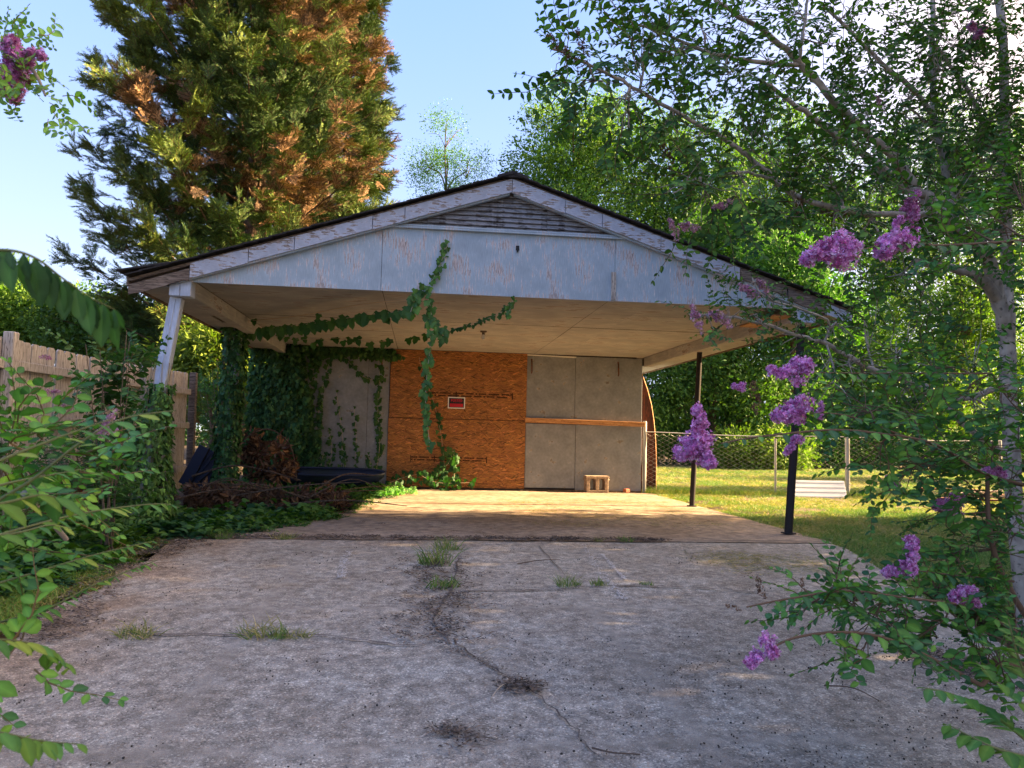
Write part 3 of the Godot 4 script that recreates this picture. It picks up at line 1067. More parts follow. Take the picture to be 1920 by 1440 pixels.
# ---------------------------------------------------------------- fences
func build_fences() -> void:
	# wooden picket fence along the left side of the yard
	var t := thing("picket_fence", "weathered tan wooden picket fence behind the shrubs beside the carport", "fence")
	var variants := []
	for k in 4:
		var b := MB.new()
		var w := 0.138
		var h := 1.80 + R(-0.004, 0.004)
		b.slab(PackedVector2Array([Vector2(-w / 2, 0.04), Vector2(w / 2, 0.04), Vector2(w / 2, h - 0.025), Vector2(w / 2 - 0.028, h), Vector2(-w / 2 + 0.028, h), Vector2(-w / 2, h - 0.025)]), 0.009, 0.018, Color.WHITE * R(0.85, 1.1))
		variants.append(b.mesh())
	var fa := Vector3(-4.22, 0, -3.0)
	var fb := Vector3(-3.56, 0, -12.5)
	var n := int((fb - fa).length() / 0.145)
	var d := (fb - fa).normalized()
	var out := Vector3(-d.z, 0, d.x)
	if out.x < 0: out = -out
	var bs := Basis(d * -1.0, UP, out)
	for k in n:
		var p := fa + d * (k * 0.145 + 0.07)
		p.y = -0.02 + R(-0.004, 0.004) + 0.03 * sin(k * 0.11)
		var tl := Basis(out, R(-0.012, 0.012))
		put("picket", variants[k % 4], M.fence_wood, t, Transform3D(tl * bs, p + out * R(-0.003, 0.003)))
	for y in [0.35, 1.0, 1.52]:
		for k in 4:
			var a := fa.lerp(fb, k / 4.0)
			var e := fa.lerp(fb, (k + 1) / 4.0)
			var b := MB.new()
			b.box((a + e) / 2 + Vector3(0, y, 0) + out * 0.03, Vector3(0.04, 0.088, (e - a).length() - 0.01), 0.005, Basis(out, UP, -d) * Basis(Vector3.RIGHT, R(-0.006, 0.006)))
			put("rail", b.mesh(), M.fence_wood, t)
	for k in 5:
		var p := fa.lerp(fb, k / 4.0) + out * 0.065
		if k == 3: p = Vector3(-3.66, 0, -10.75) + out * 0.02
		var b := MB.new()
		b.box(p + Vector3(0, 0.87, 0), Vector3(0.10, 1.9, 0.10), 0.008, Basis(Vector3.BACK, R(-0.01, 0.01)))
		put("post", b.mesh(), M.fence_wood if k < 4 else M.old_board, t)

	# chain-link fence running off to the right from the corner of the wall
	t = thing("chain_link_fence", "galvanized chain-link fence from the grey wall's corner across the lawn", "fence")
	var z := -14.0
	var x0 := 4.13
	var x1 := 11.2
	var top := func(x: float) -> float: return 1.10 - 0.03 * sin((x - x0) * 0.85) * sin((x - x0) * 0.85)
	var b := MB.new()
	var pts := []
	for k in 25:
		var x := lerpf(x0 - 0.06, x1, k / 24.0)
		pts.append(Vector3(x, top.call(x), z - 0.01))
	b.tube(pts, [0.011], 6)
	put("top_rail", b.mesh(), M.galvanized, t)
	var cell := 0.075
	var rows := 27
	for v in 2:
		var wm := MB.new()
		var wp := []
		for k in rows + 1:
			wp.append(Vector3((cell * 0.5 if (k % 2 == 0) == (v == 0) else -cell * 0.5) * 0.98, 0.04 + k * 0.0395, 0.0025 if k % 2 == 0 else -0.0025))
		wm.tube(wp, [0.0024], 4, Color.WHITE, false)
		var mesh := wm.mesh()
		var nx := int((x1 - x0) / cell)
		for k in nx:
			if k % 2 == v:
				var x := x0 + (k + 0.5) * cell
				put("wire", mesh, M.galvanized, t, Transform3D(Basis().scaled(Vector3(1, (top.call(x) - 0.04) / 1.1, 1)), Vector3(x, 0.0, z + 0.012)))
	for q in [[4.10, 1.28, 0.035], [6.62, 1.02, 0.02], [8.05, 1.08, 0.045], [11.2, 1.1, 0.03]]:
		b = MB.new()
		b.tube([Vector3(q[0], -0.1, z - 0.03), Vector3(q[0], q[1], z - 0.03), Vector3(q[0], q[1] + 0.02, z - 0.03)], [q[2], q[2], q[2] * 0.6], 10)
		var po := put("post", b.mesh(), M.galvanized, t)
		b = MB.new()
		for y in [0.2, 0.55, 0.95]:
			b.tube([Vector3(q[0], y, z - 0.03), Vector3(q[0], y + 0.025, z - 0.03)], [q[2] + 0.006], 10)
		put("clamp", b.mesh(), M.galvanized, po)


# ---------------------------------------------------------------- small things standing about
func build_yard_things() -> void:
	var b := MB.new()
	# curved brown board behind the wall corner
	var o := PackedVector2Array()
	for q in [[4.03, 2.36], [4.12, 2.14], [4.21, 1.90], [4.29, 1.62], [4.345, 1.30], [4.38, 0.95], [4.40, 0.55], [4.40, -0.05], [4.03, -0.05]]: o.append(Vector2(q[0], q[1]))
	o.reverse()
	b.slab(o, -14.3, 0.03)
	var t := thing("curved_board", "tall brown board with a curved edge standing behind the wall corner", "board")
	put("board_face", b.mesh(), M.brown_board, t)
	b = MB.new()
	var ep := []
	for q in [[4.035, 2.365], [4.125, 2.145], [4.215, 1.905], [4.295, 1.625], [4.35, 1.30], [4.385, 0.95], [4.405, 0.55], [4.405, -0.03]]: ep.append(Vector3(q[0], q[1], -14.31))
	b.tube(ep, [0.012], 5)
	put("edge_strip", b.mesh(), M.new_lumber, t)

	# hollow concrete block: three webs between two face shells, lying with its cells towards us
	t = thing("concrete_block", "hollow concrete block standing against the grey wall near the fence post", "concrete block", Vector3(3.13, 0.0, -13.72))
	var shell := MB.new()
	shell.box(Vector3(0, 0.024, 0), Vector3(0.40, 0.048, 0.19), 0.006)
	shell.box(Vector3(0, 0.272, 0), Vector3(0.42, 0.05, 0.19), 0.006)
	for x in [-0.168, 0.0, 0.168]:
		shell.box(Vector3(x, 0.147, 0), Vector3(0.062, 0.20, 0.187), 0.006)
		for s in [-1.0, 1.0]:
			shell.box(Vector3(x + s * 0.03, 0.232, 0), Vector3(0.035, 0.045, 0.18), 0.01, Basis(Vector3.BACK, s * 0.7))
	put("block_body", shell.mesh(), M.concrete_block, t, Transform3D(Basis(Vector3.UP, 0.05), Vector3.ZERO))
	b = MB.new()
	b.box(Vector3(3.70, 0.035, -13.78), Vector3(0.10, 0.07, 0.09), 0.012, Basis(Vector3.UP, 0.4), lin(0.35, 0.12, 0.06))
	tag(put("brick_piece", b.mesh(), M.plain), "broken red brick piece beside the hollow concrete block", "brick")

	# ribbed white panel leaning on the fence post
	t = thing("white_panel", "low white ribbed metal panel leaning on the chain-link fence", "panel", Vector3(7.27, -0.02, -13.55))
	b = MB.new()
	b.box(Vector3(0, 0.16, 0), Vector3(1.0, 0.33, 0.012), 0.003)
	put("sheet", b.mesh(), M.white_metal, t, Transform3D(Basis(Vector3.RIGHT, -0.35), Vector3.ZERO))
	for k in 4:
		b = MB.new()
		b.box(Vector3(0, 0.03 + k * 0.088, 0.009), Vector3(0.995, 0.03, 0.007), 0.003)
		put("rib", b.mesh(), M.white_metal, t, Transform3D(Basis(Vector3.RIGHT, -0.35), Vector3.ZERO))

	# dark boards heaped on the lawn at the right
	t = thing("board_heap", "low heap of dark boards and sheeting on the lawn behind the purple shrub", "boards", Vector3(9.9, 0.0, -13.2))
	for k in 5:
		b = MB.new()
		b.box(Vector3(R(-0.2, 0.2), 0.04 + k * 0.035, R(-0.3, 0.3)), Vector3(R(0.9, 1.5), 0.03, 0.16), 0.004, Basis(Vector3.UP, R(-0.3, 0.3)) * Basis(Vector3.BACK, R(-0.05, 0.1)))
		put("board", b.mesh(), M.old_board if k % 2 else M.rust, t)

	# long dark blue tub on its side below the ivy
	t = thing("blue_tub", "long dark blue plastic tub with a brown stain below the ivy wall", "tub", Vector3(-1.55, 0.05, -13.0))
	b = MB.new()
	b.smooth = true
	var nu := 22
	var nv := 9
	for u in nu + 1:
		var x := lerpf(-0.98, 0.98, float(u) / nu)
		var e := pow(1.0 - pow(absf(x) / 1.0, 3.2), 0.5)
		for v in nv + 1:
			var g := lerpf(-0.15, PI + 0.15, float(v) / nv)
			var rr := Vector3(0, -sin(g) * 0.24 * e + 0.26, -cos(g) * 0.22 * e)
			b.v.append(Vector3(x, rr.y, rr.z))
			b.n.append(Vector3(x * 0.2, -sin(g), -cos(g)).normalized())
			b.c.append(Color.WHITE.lerp(lin(5.0, 1.7, 0.35), clampf(1.0 - absf(x + 0.05) / 0.35, 0.0, 0.8)))
	for u in nu:
		for v in nv:
			var a := u * (nv + 1) + v
			b.i.append(a); b.i.append(a + 1); b.i.append(a + nv + 1)
			b.i.append(a + 1); b.i.append(a + nv + 2); b.i.append(a + nv + 1)
	put("tub_shell", b.mesh(), M.blue_plastic, t, Transform3D(Basis(Vector3.RIGHT, 0.22), Vector3.ZERO))
	b = MB.new()
	var rim := []
	for s in [1.0, -1.0]:
		for u in nu + 1:
			var x: float = lerpf(-0.98, 0.98, float(u) / nu) * s
			var e := pow(1.0 - pow(absf(x) / 1.0, 3.2), 0.5)
			rim.append(Vector3(x, 0.275, 0.22 * e * s))
	rim.append(rim[0])
	b.tube(rim, [0.02], 6)
	put("rim", b.mesh(), M.blue_plastic, t, Transform3D(Basis(Vector3.RIGHT, 0.22), Vector3.ZERO))

	# folded dark blue chair by the fence
	t = thing("blue_chair", "dark blue folded camp chair beside the ivy post and the fence end", "chair", Vector3(-3.18, 0.0, -12.0))
	b = MB.new()
	b.box(Vector3(0, 0.36, 0), Vector3(0.42, 0.62, 0.02), 0.004, Basis(Vector3.BACK, -0.45))
	put("seat_cloth", b.mesh(), M.blue_plastic, t)
	for k in 2:
		b = MB.new()
		b.tube([Vector3(-0.2 - k * 0.02, 0.0, 0.04), Vector3(0.10 + k * 0.22, 0.68 - k * 0.18, 0.02)], [0.012], 6)
		put("leg", b.mesh(), M.black_metal, t)
	b = MB.new()
	for k in 2: b.tube([Vector3(-0.18 + k * 0.07, 0.18, 0.03), Vector3(0.13 + k * 0.07, 0.60, 0.03)], [0.008], 6)
	put("piping", b.mesh(), M.blue_plastic, t)

	# plank propped against the fence end, weathered timber bin behind the left shrubs
	b = MB.new()
	b.box(Vector3(-2.95, 0.36, -9.3), Vector3(0.16, 0.95, 0.035), 0.004, Basis(Vector3.BACK, 0.86))
	tag(put("leaning_plank", b.mesh(), M.old_board), "weathered plank slanting to the ground beside the vine-wrapped post", "plank")
	t = thing("timber_bin", "low weathered timber bin in front of the picket fence", "bin", Vector3(-3.55, -0.02, -8.6))
	for k in 3:
		b = MB.new()
		b.box(Vector3(0, 0.14 + k * 0.13, 0), Vector3(0.30, 0.12, 0.6), 0.006, Basis(Vector3.UP, R(-0.03, 0.03)))
		put("plank", b.mesh(), M.old_board if k != 1 else M.rust, t)
	b = MB.new()
	b.box(Vector3(0.02, 0.48, 0), Vector3(0.40, 0.03, 0.7), 0.005)
	put("bin_lid", b.mesh(), M.old_board, t)


# ---------------------------------------------------------------- plants
func pick(p: Array) -> Color:
	var a: Color = p[rng.randi() % p.size()]
	return a * R(0.8, 1.2)


# a bunch of leaves in a ball: one is copied all over a crown
func clump(n: int, rad: float, L: float, W: float, pal: Array, down: float) -> ArrayMesh:
	var b := MB.new()
	for k in n:
		var d := RV().normalized()
		var p := d * rad * pow(rng.randf(), 0.5)
		var dir := (d + RV(0.7) + Vector3(0, -down, 0)).normalized()
		var nr := (UP + RV(0.8)).normalized()
		b.leaflet(p, dir, nr, L * R(0.7, 1.25), W * R(0.75, 1.2), R(-0.1, 0.25), pick(pal))
	return b.mesh()


# twig with leaves in pairs; grows along +y
func twig(L: float, pairs: int, leafL: float, leafW: float, pal: Array, bark: Color, big := false) -> ArrayMesh:
	var b := MB.new()
	var pts := []
	for k in 5: pts.append(Vector3(0.03 * sin(k * 1.1), L * k / 4.0, -0.04 * L * k * k / 8.0))
	for k in 4:
		var r := 0.003 * (1.0 - k * 0.2)
		var a: Vector3 = pts[k]
		var e: Vector3 = pts[k + 1]
		for s in 3:
			var g := TAU * s / 3.0
			var g2 := TAU * (s + 1) / 3.0
			b.quad(a + Vector3(cos(g), 0, sin(g)) * r, a + Vector3(cos(g2), 0, sin(g2)) * r, e + Vector3(cos(g2), 0, sin(g2)) * r * 0.8, e + Vector3(cos(g), 0, sin(g)) * r * 0.8, bark)
	for k in pairs:
		var u := (k + 0.6) / pairs
		var p: Vector3 = (pts[int(u * 3.99)] as Vector3).lerp(pts[mini(int(u * 3.99) + 1, 4)], fmod(u * 3.99, 1.0))
		for s in [-1.0, 1.0]:
			var dir := Vector3(s, 0.55, -0.15).normalized() + RV(0.35)
			dir = dir.normalized()
			var nr := (Vector3(0, 0.25, 1.0) + RV(0.5)).normalized()
			var sc := R(0.75, 1.2) * (1.15 - 0.5 * u)
			if big: b.leaf(p, dir, nr, leafL * sc, leafW * sc, R(0.1, 0.35), R(0.0, 0.3), pick(pal))
			else: b.leaflet(p, dir, nr, leafL * sc, leafW * sc, R(0.05, 0.2), pick(pal))
	return b.mesh()


# crinkled petals in small clusters along a tapering spike that grows along +y
func panicle(L: float, rad: float, n: int, pal: Array) -> ArrayMesh:
	var b := MB.new()
	var lobes := []
	for k in 14:
		var y := R(0.0, 1.0)
		var a := R(0, TAU)
		var w := rad * (1.0 - 0.75 * y) * R(0.2, 0.75)
		lobes.append([Vector3(cos(a) * w, L * (y - 0.5), sin(a) * w), R(0.36, 0.58) * (1.1 - 0.5 * y)])
	for k in n:
		var lo: Array = lobes[rng.randi() % 14]
		var d := RV().normalized()
		var p: Vector3 = lo[0] + d * rad * lo[1] * pow(rng.randf(), 0.35) * R(0.8, 1.25)
		var nr := (d + RV(0.7)).normalized()
		var f := frame(nr, RV())
		var col := pick(pal)
		var pr := R(0.005, 0.010)
		for q in 5:
			var g := TAU * q / 5.0 + R(-0.3, 0.3)
			var g2 := g + R(0.6, 1.1)
			var a := p + f.y * R(-0.003, 0.005) + (f.x * cos(g) + f.z * sin(g)) * pr * R(0.7, 1.3)
			var e := p + f.y * R(-0.001, 0.007) + (f.x * cos(g2) + f.z * sin(g2)) * pr * R(0.7, 1.3)
			b.tri(p - f.y * 0.003, a, e, col * R(0.55, 1.25))
	return b.mesh()


var TW := {}
var FL := []
var SEED: ArrayMesh
const P_CRAPE := [Color(0.046, 0.108, 0.034), Color(0.065, 0.141, 0.040), Color(0.091, 0.191, 0.046), Color(0.037, 0.089, 0.037)]
const P_NEAR := [Color(0.059, 0.151, 0.051), Color(0.085, 0.203, 0.054), Color(0.126, 0.254, 0.051), Color(0.051, 0.131, 0.057)]
const P_IVY := [Color(0.030, 0.084, 0.041), Color(0.043, 0.110, 0.043), Color(0.034, 0.097, 0.054), Color(0.067, 0.143, 0.047)]
const P_FRESH := [Color(0.086, 0.172, 0.040), Color(0.063, 0.144, 0.040), Color(0.115, 0.207, 0.046), Color(0.046, 0.115, 0.040)]
const P_DRY := [Color(0.090, 0.045, 0.025), Color(0.130, 0.070, 0.040), Color(0.065, 0.035, 0.022), Color(0.160, 0.095, 0.055)]
const P_PURPLE := [Color(0.80, 0.36, 0.68), Color(0.88, 0.50, 0.80), Color(0.66, 0.22, 0.50), Color(0.92, 0.66, 0.86), Color(0.38, 0.09, 0.24), Color(0.84, 0.40, 0.74)]
const P_PINK := [Color(0.62, 0.34, 0.48), Color(0.70, 0.46, 0.55), Color(0.50, 0.25, 0.40), Color(0.45, 0.36, 0.22)]


func plant_kit() -> void:
	if TW.size(): return
	TW["crape"] = twig(0.30, 8, 0.046, 0.024, P_CRAPE, lin(0.12, 0.085, 0.06), true)
	TW["crape2"] = twig(0.24, 6, 0.050, 0.026, P_CRAPE, lin(0.12, 0.085, 0.06), true)
	TW["near"] = twig(0.22, 7, 0.044, 0.027, P_NEAR, lin(0.14, 0.10, 0.06), true)
	TW["near2"] = twig(0.16, 5, 0.050, 0.030, P_NEAR, lin(0.14, 0.10, 0.06), true)
	TW["bush"] = twig(0.34, 9, 0.075, 0.024, P_IVY, lin(0.08, 0.07, 0.05), true)
	TW["hib"] = twig(0.34, 7, 0.085, 0.045, [Color(0.030, 0.070, 0.026), Color(0.045, 0.10, 0.03)], lin(0.10, 0.09, 0.06), true)
	for k in 3: FL.append(panicle(0.17, 0.062, 760, P_PURPLE))
	FL.append(panicle(0.12, 0.034, 110, P_PINK))
	SEED = panicle(0.13, 0.035, 60, [Color(0.16, 0.09, 0.05), Color(0.22, 0.12, 0.07), Color(0.10, 0.06, 0.04)])


# broad-leaved tree: trunk, limbs, and clumps of leaves in uneven lobes
func make_tree(called: String, label: String, category: String, group: String, base: Vector3, lobes: Array, tr: float, cl: Array, n: int, tints: Array, bark: String, csize := 1.0, gap := 0.22) -> Node3D:
	var t := thing(called, label, category, base, group)
	var seed_ := rng.randi() % 1000
	var nf := fnl(0.55, seed_, FastNoiseLite.TYPE_SIMPLEX_SMOOTH, 2)
	var top := 0.0
	var mid := Vector3.ZERO
	for q in lobes:
		top = maxf(top, (q[0] as Vector3).y + (q[1] as Vector3).y)
		mid += q[0] / lobes.size()
	var b := MB.new()
	var tp := [Vector3(0, -0.2, 0)]
	for k in range(1, 7):
		var u := k / 6.0
		tp.append(Vector3(mid.x * u * u + R(-0.1, 0.1), top * 0.85 * u, mid.z * u * u + R(-0.1, 0.1)))
	b.tube(curve(tp, 3), taper(19, tr, tr * 0.2), 8)
	put("trunk", b.mesh(), M[bark], t)
	b = MB.new()
	for q in lobes:
		var c: Vector3 = q[0]
		var rad: Vector3 = q[1]
		var y0 := clampf(c.y - rad.y * 0.8, top * 0.15, top * 0.75)
		var f := y0 / (top * 0.85)
		var from := Vector3(mid.x * f * f, y0, mid.z * f * f)
		b.tube(curve([from, from.lerp(c, 0.5) + Vector3(R(-0.2, 0.2), R(0, 0.4), R(-0.2, 0.2)), c, c + Vector3(0, rad.y * 0.5, 0)], 4), taper(13, tr * 0.4, tr * 0.08), 5)
		for k in 6:
			var d := RV().normalized()
			d.y = absf(d.y) * 0.7
			b.tube(curve([c - Vector3(0, rad.y * 0.3, 0), c + d * rad * 0.45 + RV(0.15), c + d * rad * 0.95], 3), taper(7, tr * 0.18, tr * 0.03), 4)
	put("limbs", b.mesh(), M[bark], t)
	var vol := 0.0
	for q in lobes: vol += pow((q[1] as Vector3).x * (q[1] as Vector3).y, 1.0)
	for v in cl.size():
		var xf := []
		var co := []
		for q in lobes:
			var c: Vector3 = q[0]
			var rad: Vector3 = q[1]
			var m := int(n * rad.x * rad.y / vol / cl.size())
			for k in m:
				var d := RV().normalized()
				var p := c + d * rad * pow(rng.randf(), 0.42)
				if nf.get_noise_3dv(p) > gap: continue
				xf.append(Transform3D(rand_basis(R(0.75, 1.3) * csize), p))
				co.append((tints[0] as Color).lerp(tints[1], clampf(nf.get_noise_3dv(p * 0.6 + Vector3(40, 0, 0)) + R(0.2, 0.8), 0.0, 1.0)))
		many("crown", cl[v], M.leaf_far, xf, co, t)
	return t


func build_far_trees() -> void:
	plant_kit()
	var mid_ := [Color(0.070, 0.147, 0.039), Color(0.098, 0.189, 0.045), Color(0.056, 0.119, 0.039)]
	var c1 := clump(46, 0.55, 0.15, 0.085, mid_, 0.5)
	var c2 := clump(40, 0.60, 0.17, 0.07, mid_, 0.8)
	var fine := clump(60, 0.55, 0.10, 0.045, mid_, 0.4)
	var cl := [c1, c2]
	var g := "broad-leaved trees beyond the lawn"
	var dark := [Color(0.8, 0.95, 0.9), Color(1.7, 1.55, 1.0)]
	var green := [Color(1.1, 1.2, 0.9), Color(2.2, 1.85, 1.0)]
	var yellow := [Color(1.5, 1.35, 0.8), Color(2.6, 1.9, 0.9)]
	var B := func(p: Vector3) -> Vector3: return Vector3(p.x, -0.1, p.z)
	var rel := func(p: Vector3, base: Vector3) -> Vector3: return p - base
	var list := [
		["rounded green tree rising directly behind the carport's ridge", [Vector3(6.825, 14.871, -36), 3.0, 3.2, Vector3(5.209, 12.043, -36), 2.2, 2.6, Vector3(9.037, 14.719, -37), 2.8, 3.2, Vector3(7.347, 10.11, -35), 3.2, 3.0], 1500, green, 0.28],
		["tall green tree behind the right slope of the carport roof", [Vector3(11.819, 13.084, -34), 3.0, 3.2, Vector3(10.338, 10.512, -34), 2.4, 2.4, Vector3(14.279, 11.251, -35), 3.0, 3.0, Vector3(12.11, 8.88, -34), 3.0, 2.4], 1500, green, 0.28],
		["tall tree with darker leaves standing behind the purple-flowered branches", [Vector3(17.69, 14.125, -36), 3.4, 3.6, Vector3(19.358, 11.535, -35), 2.8, 2.8, Vector3(16.324, 9.519, -36), 2.6, 3.2], 1300, dark, 0.3],
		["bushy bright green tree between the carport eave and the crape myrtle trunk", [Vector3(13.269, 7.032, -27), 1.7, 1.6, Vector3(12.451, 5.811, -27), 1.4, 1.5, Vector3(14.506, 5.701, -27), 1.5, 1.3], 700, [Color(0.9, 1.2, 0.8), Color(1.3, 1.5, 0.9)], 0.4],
		["yellow-green sunlit tree behind the grey forked trunk, the nearer of two", [Vector3(22.713, 5.5, -31), 2.0, 2.6, Vector3(24.24, 7.425, -31), 2.0, 2.6, Vector3(21.225, 2.442, -30), 2.2, 1.6], 900, yellow, 0.16],
		["yellow-green sunlit tree behind the grey forked trunk, the taller one behind", [Vector3(23.263, 8.25, -36), 2.2, 3.4, Vector3(24.928, 4.844, -36), 2.6, 2.4, Vector3(29.537, 4.732, -36), 3.0, 4.0], 1100, yellow, 0.16],
		["tall dark tree closing the view at the far right edge of the lawn", [Vector3(27.667, 15.426, -38), 4.2, 4.6, Vector3(31.995, 14.228, -38), 4.2, 5.0, Vector3(24.587, 12.069, -38), 3.2, 3.2], 1700, dark, 0.3],
		["low dark green tree by the carport's dark pipe posts, over the fence", [Vector3(9.802, 3.654, -28), 2.2, 2.2, Vector3(12.077, 4.024, -29), 2.4, 2.4, Vector3(8.796, 2.235, -28), 1.6, 1.7, Vector3(13.13, 2.559, -28), 2.4, 1.6], 1100, dark, 0.25],
		["dark tree behind the fence and the white panel", [Vector3(17.123, 3.931, -31), 2.4, 2.6, Vector3(19.029, 3.088, -31), 2.6, 2.2, Vector3(18.667, 5.465, -32), 2.0, 2.2], 900, green, 0.2],
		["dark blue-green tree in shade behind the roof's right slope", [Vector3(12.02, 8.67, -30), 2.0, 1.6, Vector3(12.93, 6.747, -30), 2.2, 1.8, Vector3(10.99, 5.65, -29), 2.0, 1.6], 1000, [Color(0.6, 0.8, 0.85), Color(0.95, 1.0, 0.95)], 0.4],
		["bright yellow-green bush in sun at the lawn's far edge", [Vector3(11.229, 0.568, -26), 1.0, 0.55, Vector3(12.39, 0.685, -26), 0.9, 0.6], 260, yellow, 0.5],
		["low green tree showing above the left end of the picket fence", [Vector3(-14.62, 4.682, -31), 2.2, 1.6, Vector3(-15.768, 5.037, -31), 2.0, 1.9, Vector3(-13.309, 4.938, -31), 1.6, 1.3], 900, green, 0.3],
		["olive tree behind the middle of the picket fence", [Vector3(-11.179, 4.352, -29), 2.4, 1.2, Vector3(-9.38, 3.921, -28), 2.2, 1.3], 800, [Color(0.8, 0.8, 0.7), Color(1.4, 1.2, 0.8)], 0.25],
	]
	for q in list:
		var a: Array = q[1]
		var base := Vector3.ZERO
		for k in range(0, a.size(), 3): base += (a[k] as Vector3) / (a.size() / 3.0)
		base.y = -0.1
		var lobes := []
		for k in range(0, a.size(), 3):
			lobes.append([a[k] - base, Vector3(a[k + 1], a[k + 2], a[k + 1])])
		make_tree("broadleaf_tree", q[0], "tree", g, base, lobes, 0.22, cl, q[2], q[3], "bark_brown", 1.0, q[4])
	# sparse pale tree past the conifer
	var pb: Vector3 = B.call(Vector3(0.914, 14.54, -38))
	make_tree("slender_tree", "slender pale feathery tree standing against the sky right of the conifer", "tree", "", pb, [[Vector3(0.751, 15.612, -38) - pb, Vector3(1.3, 1.6, 1.3)], [Vector3(-0.126, 14.203, -38) - pb, Vector3(1.2, 1.4, 1.2)], [Vector3(1.853, 14.061, -38) - pb, Vector3(1.4, 1.3, 1.4)], [Vector3(0.97, 12.659, -38) - pb, Vector3(2.0, 1.3, 1.6)]], 0.12, [fine], 330, [Color(1.2, 1.4, 1.5), Color(1.8, 1.8, 1.5)], "bark_brown", 1.0, 0.1)
	# drooping sunlit tree seen under the left eave
	pb = B.call(Vector3(-4.406, 2.807, -17))
	var droop := clump(34, 0.35, 0.17, 0.04, [Color(0.10, 0.16, 0.03), Color(0.14, 0.20, 0.035)], 1.6)
	make_tree("drooping_tree", "yellow-green drooping tree in sun seen under the left eave", "tree", "", pb, [[Vector3(-4.509, 2.69, -17) - pb, Vector3(0.9, 0.6, 0.7)], [Vector3(-3.945, 2.258, -17) - pb, Vector3(0.8, 0.7, 0.6)], [Vector3(-5.02, 2.109, -17) - pb, Vector3(0.6, 0.6, 0.6)]], 0.07, [droop], 210, [Color(1.0, 1.0, 1.0), Color(1.7, 1.5, 1.0)], "bark_brown", 1.0, 0.5)
	# hedge along the far end of the lawn
	var hx := []
	var hc := []
	for k in 900:
		var p := Vector3(R(2.0, 34.0), 0, -29.0 + R(-1.2, 1.2))
		p.y = R(0.0, 1.9) * (0.75 + 0.25 * sin(p.x * 1.7) * sin(p.x * 0.6))
		hx.append(Transform3D(rand_basis(R(0.7, 1.2)), p))
		hc.append(Color(0.6, 0.75, 0.8).lerp(Color(1.2, 1.1, 0.8), pow(rng.randf(), 2.0)))
	tag(many("undergrowth", c1, M.leaf_far, hx, hc), "dark undergrowth along the far edge of the lawn under the trees", "undergrowth")
	# far belt of woods that closes the horizon
	hx = []
	hc = []
	for k in 2600:
		var a := R(-1.1, 0.80)
		var d := R(46.0, 62.0)
		var p := Vector3(sin(a) * d, 0, -cos(a) * d)
		p.y = R(0.0, 1.0) * (5.0 + 2.5 * sin(a * 17.0) + 1.5 * sin(a * 41.0))
		if a < -0.35: p.y *= 0.6
		hx.append(Transform3D(rand_basis(R(1.8, 3.0)), p))
		hc.append(Color(0.7, 0.85, 0.85).lerp(Color(1.2, 1.2, 0.9), rng.randf()))
	tag(many("far_woods", c1, M.leaf_far, hx, hc), "far belt of woods behind all the trees", "woods")
	# trees beside the driveway, to the right of the view, whose shade falls over it
	var gg := "shade trees along the right of the driveway"
	var i := 0
	for q in [[Vector3(10.6, 0, -3.6), 3.0], [Vector3(10.0, 0, 1.0), 3.0], [Vector3(13.0, 0, -8.0), 2.8], [Vector3(13.0, 0, -1.0), 3.2]]:
		var r: float = q[1]
		make_tree("shade_tree", ["dense shade tree beside the lawn, second from the carport", "dense shade tree nearest the street", "dense shade tree closest to the carport", "dense shade tree farthest from the driveway"][i], "tree", gg, q[0] + Vector3(0, -0.2, 0), [[Vector3(0, 2.0, 0), Vector3(r, 1.9, r)], [Vector3(0.2, 4.4, 0.2), Vector3(r, 2.2, r)], [Vector3(0, 6.8, 0), Vector3(r, 2.0, r)], [Vector3(0, 9.0, 0), Vector3(r * 0.8, 1.8, r * 0.8)]], 0.2, cl, 1150, green, "bark_brown", 1.25, 0.5)
		i += 1
	for q in [[Vector3(22.0, -0.2, -15.8), "thin-crowned tree at the lawn's far right, the nearer one"], [Vector3(26.0, -0.2, -20.5), "thin-crowned tree at the lawn's far right, the farther one"]]:
		make_tree("lawn_tree", q[1], "tree", gg, q[0], [[Vector3(0, 3.0, 0), Vector3(1.6, 1.6, 1.5)], [Vector3(0, 6.0, 0.3), Vector3(1.9, 2.2, 1.3)]], 0.14, cl, 300, green, "bark_brown", 1.2, 0.1)


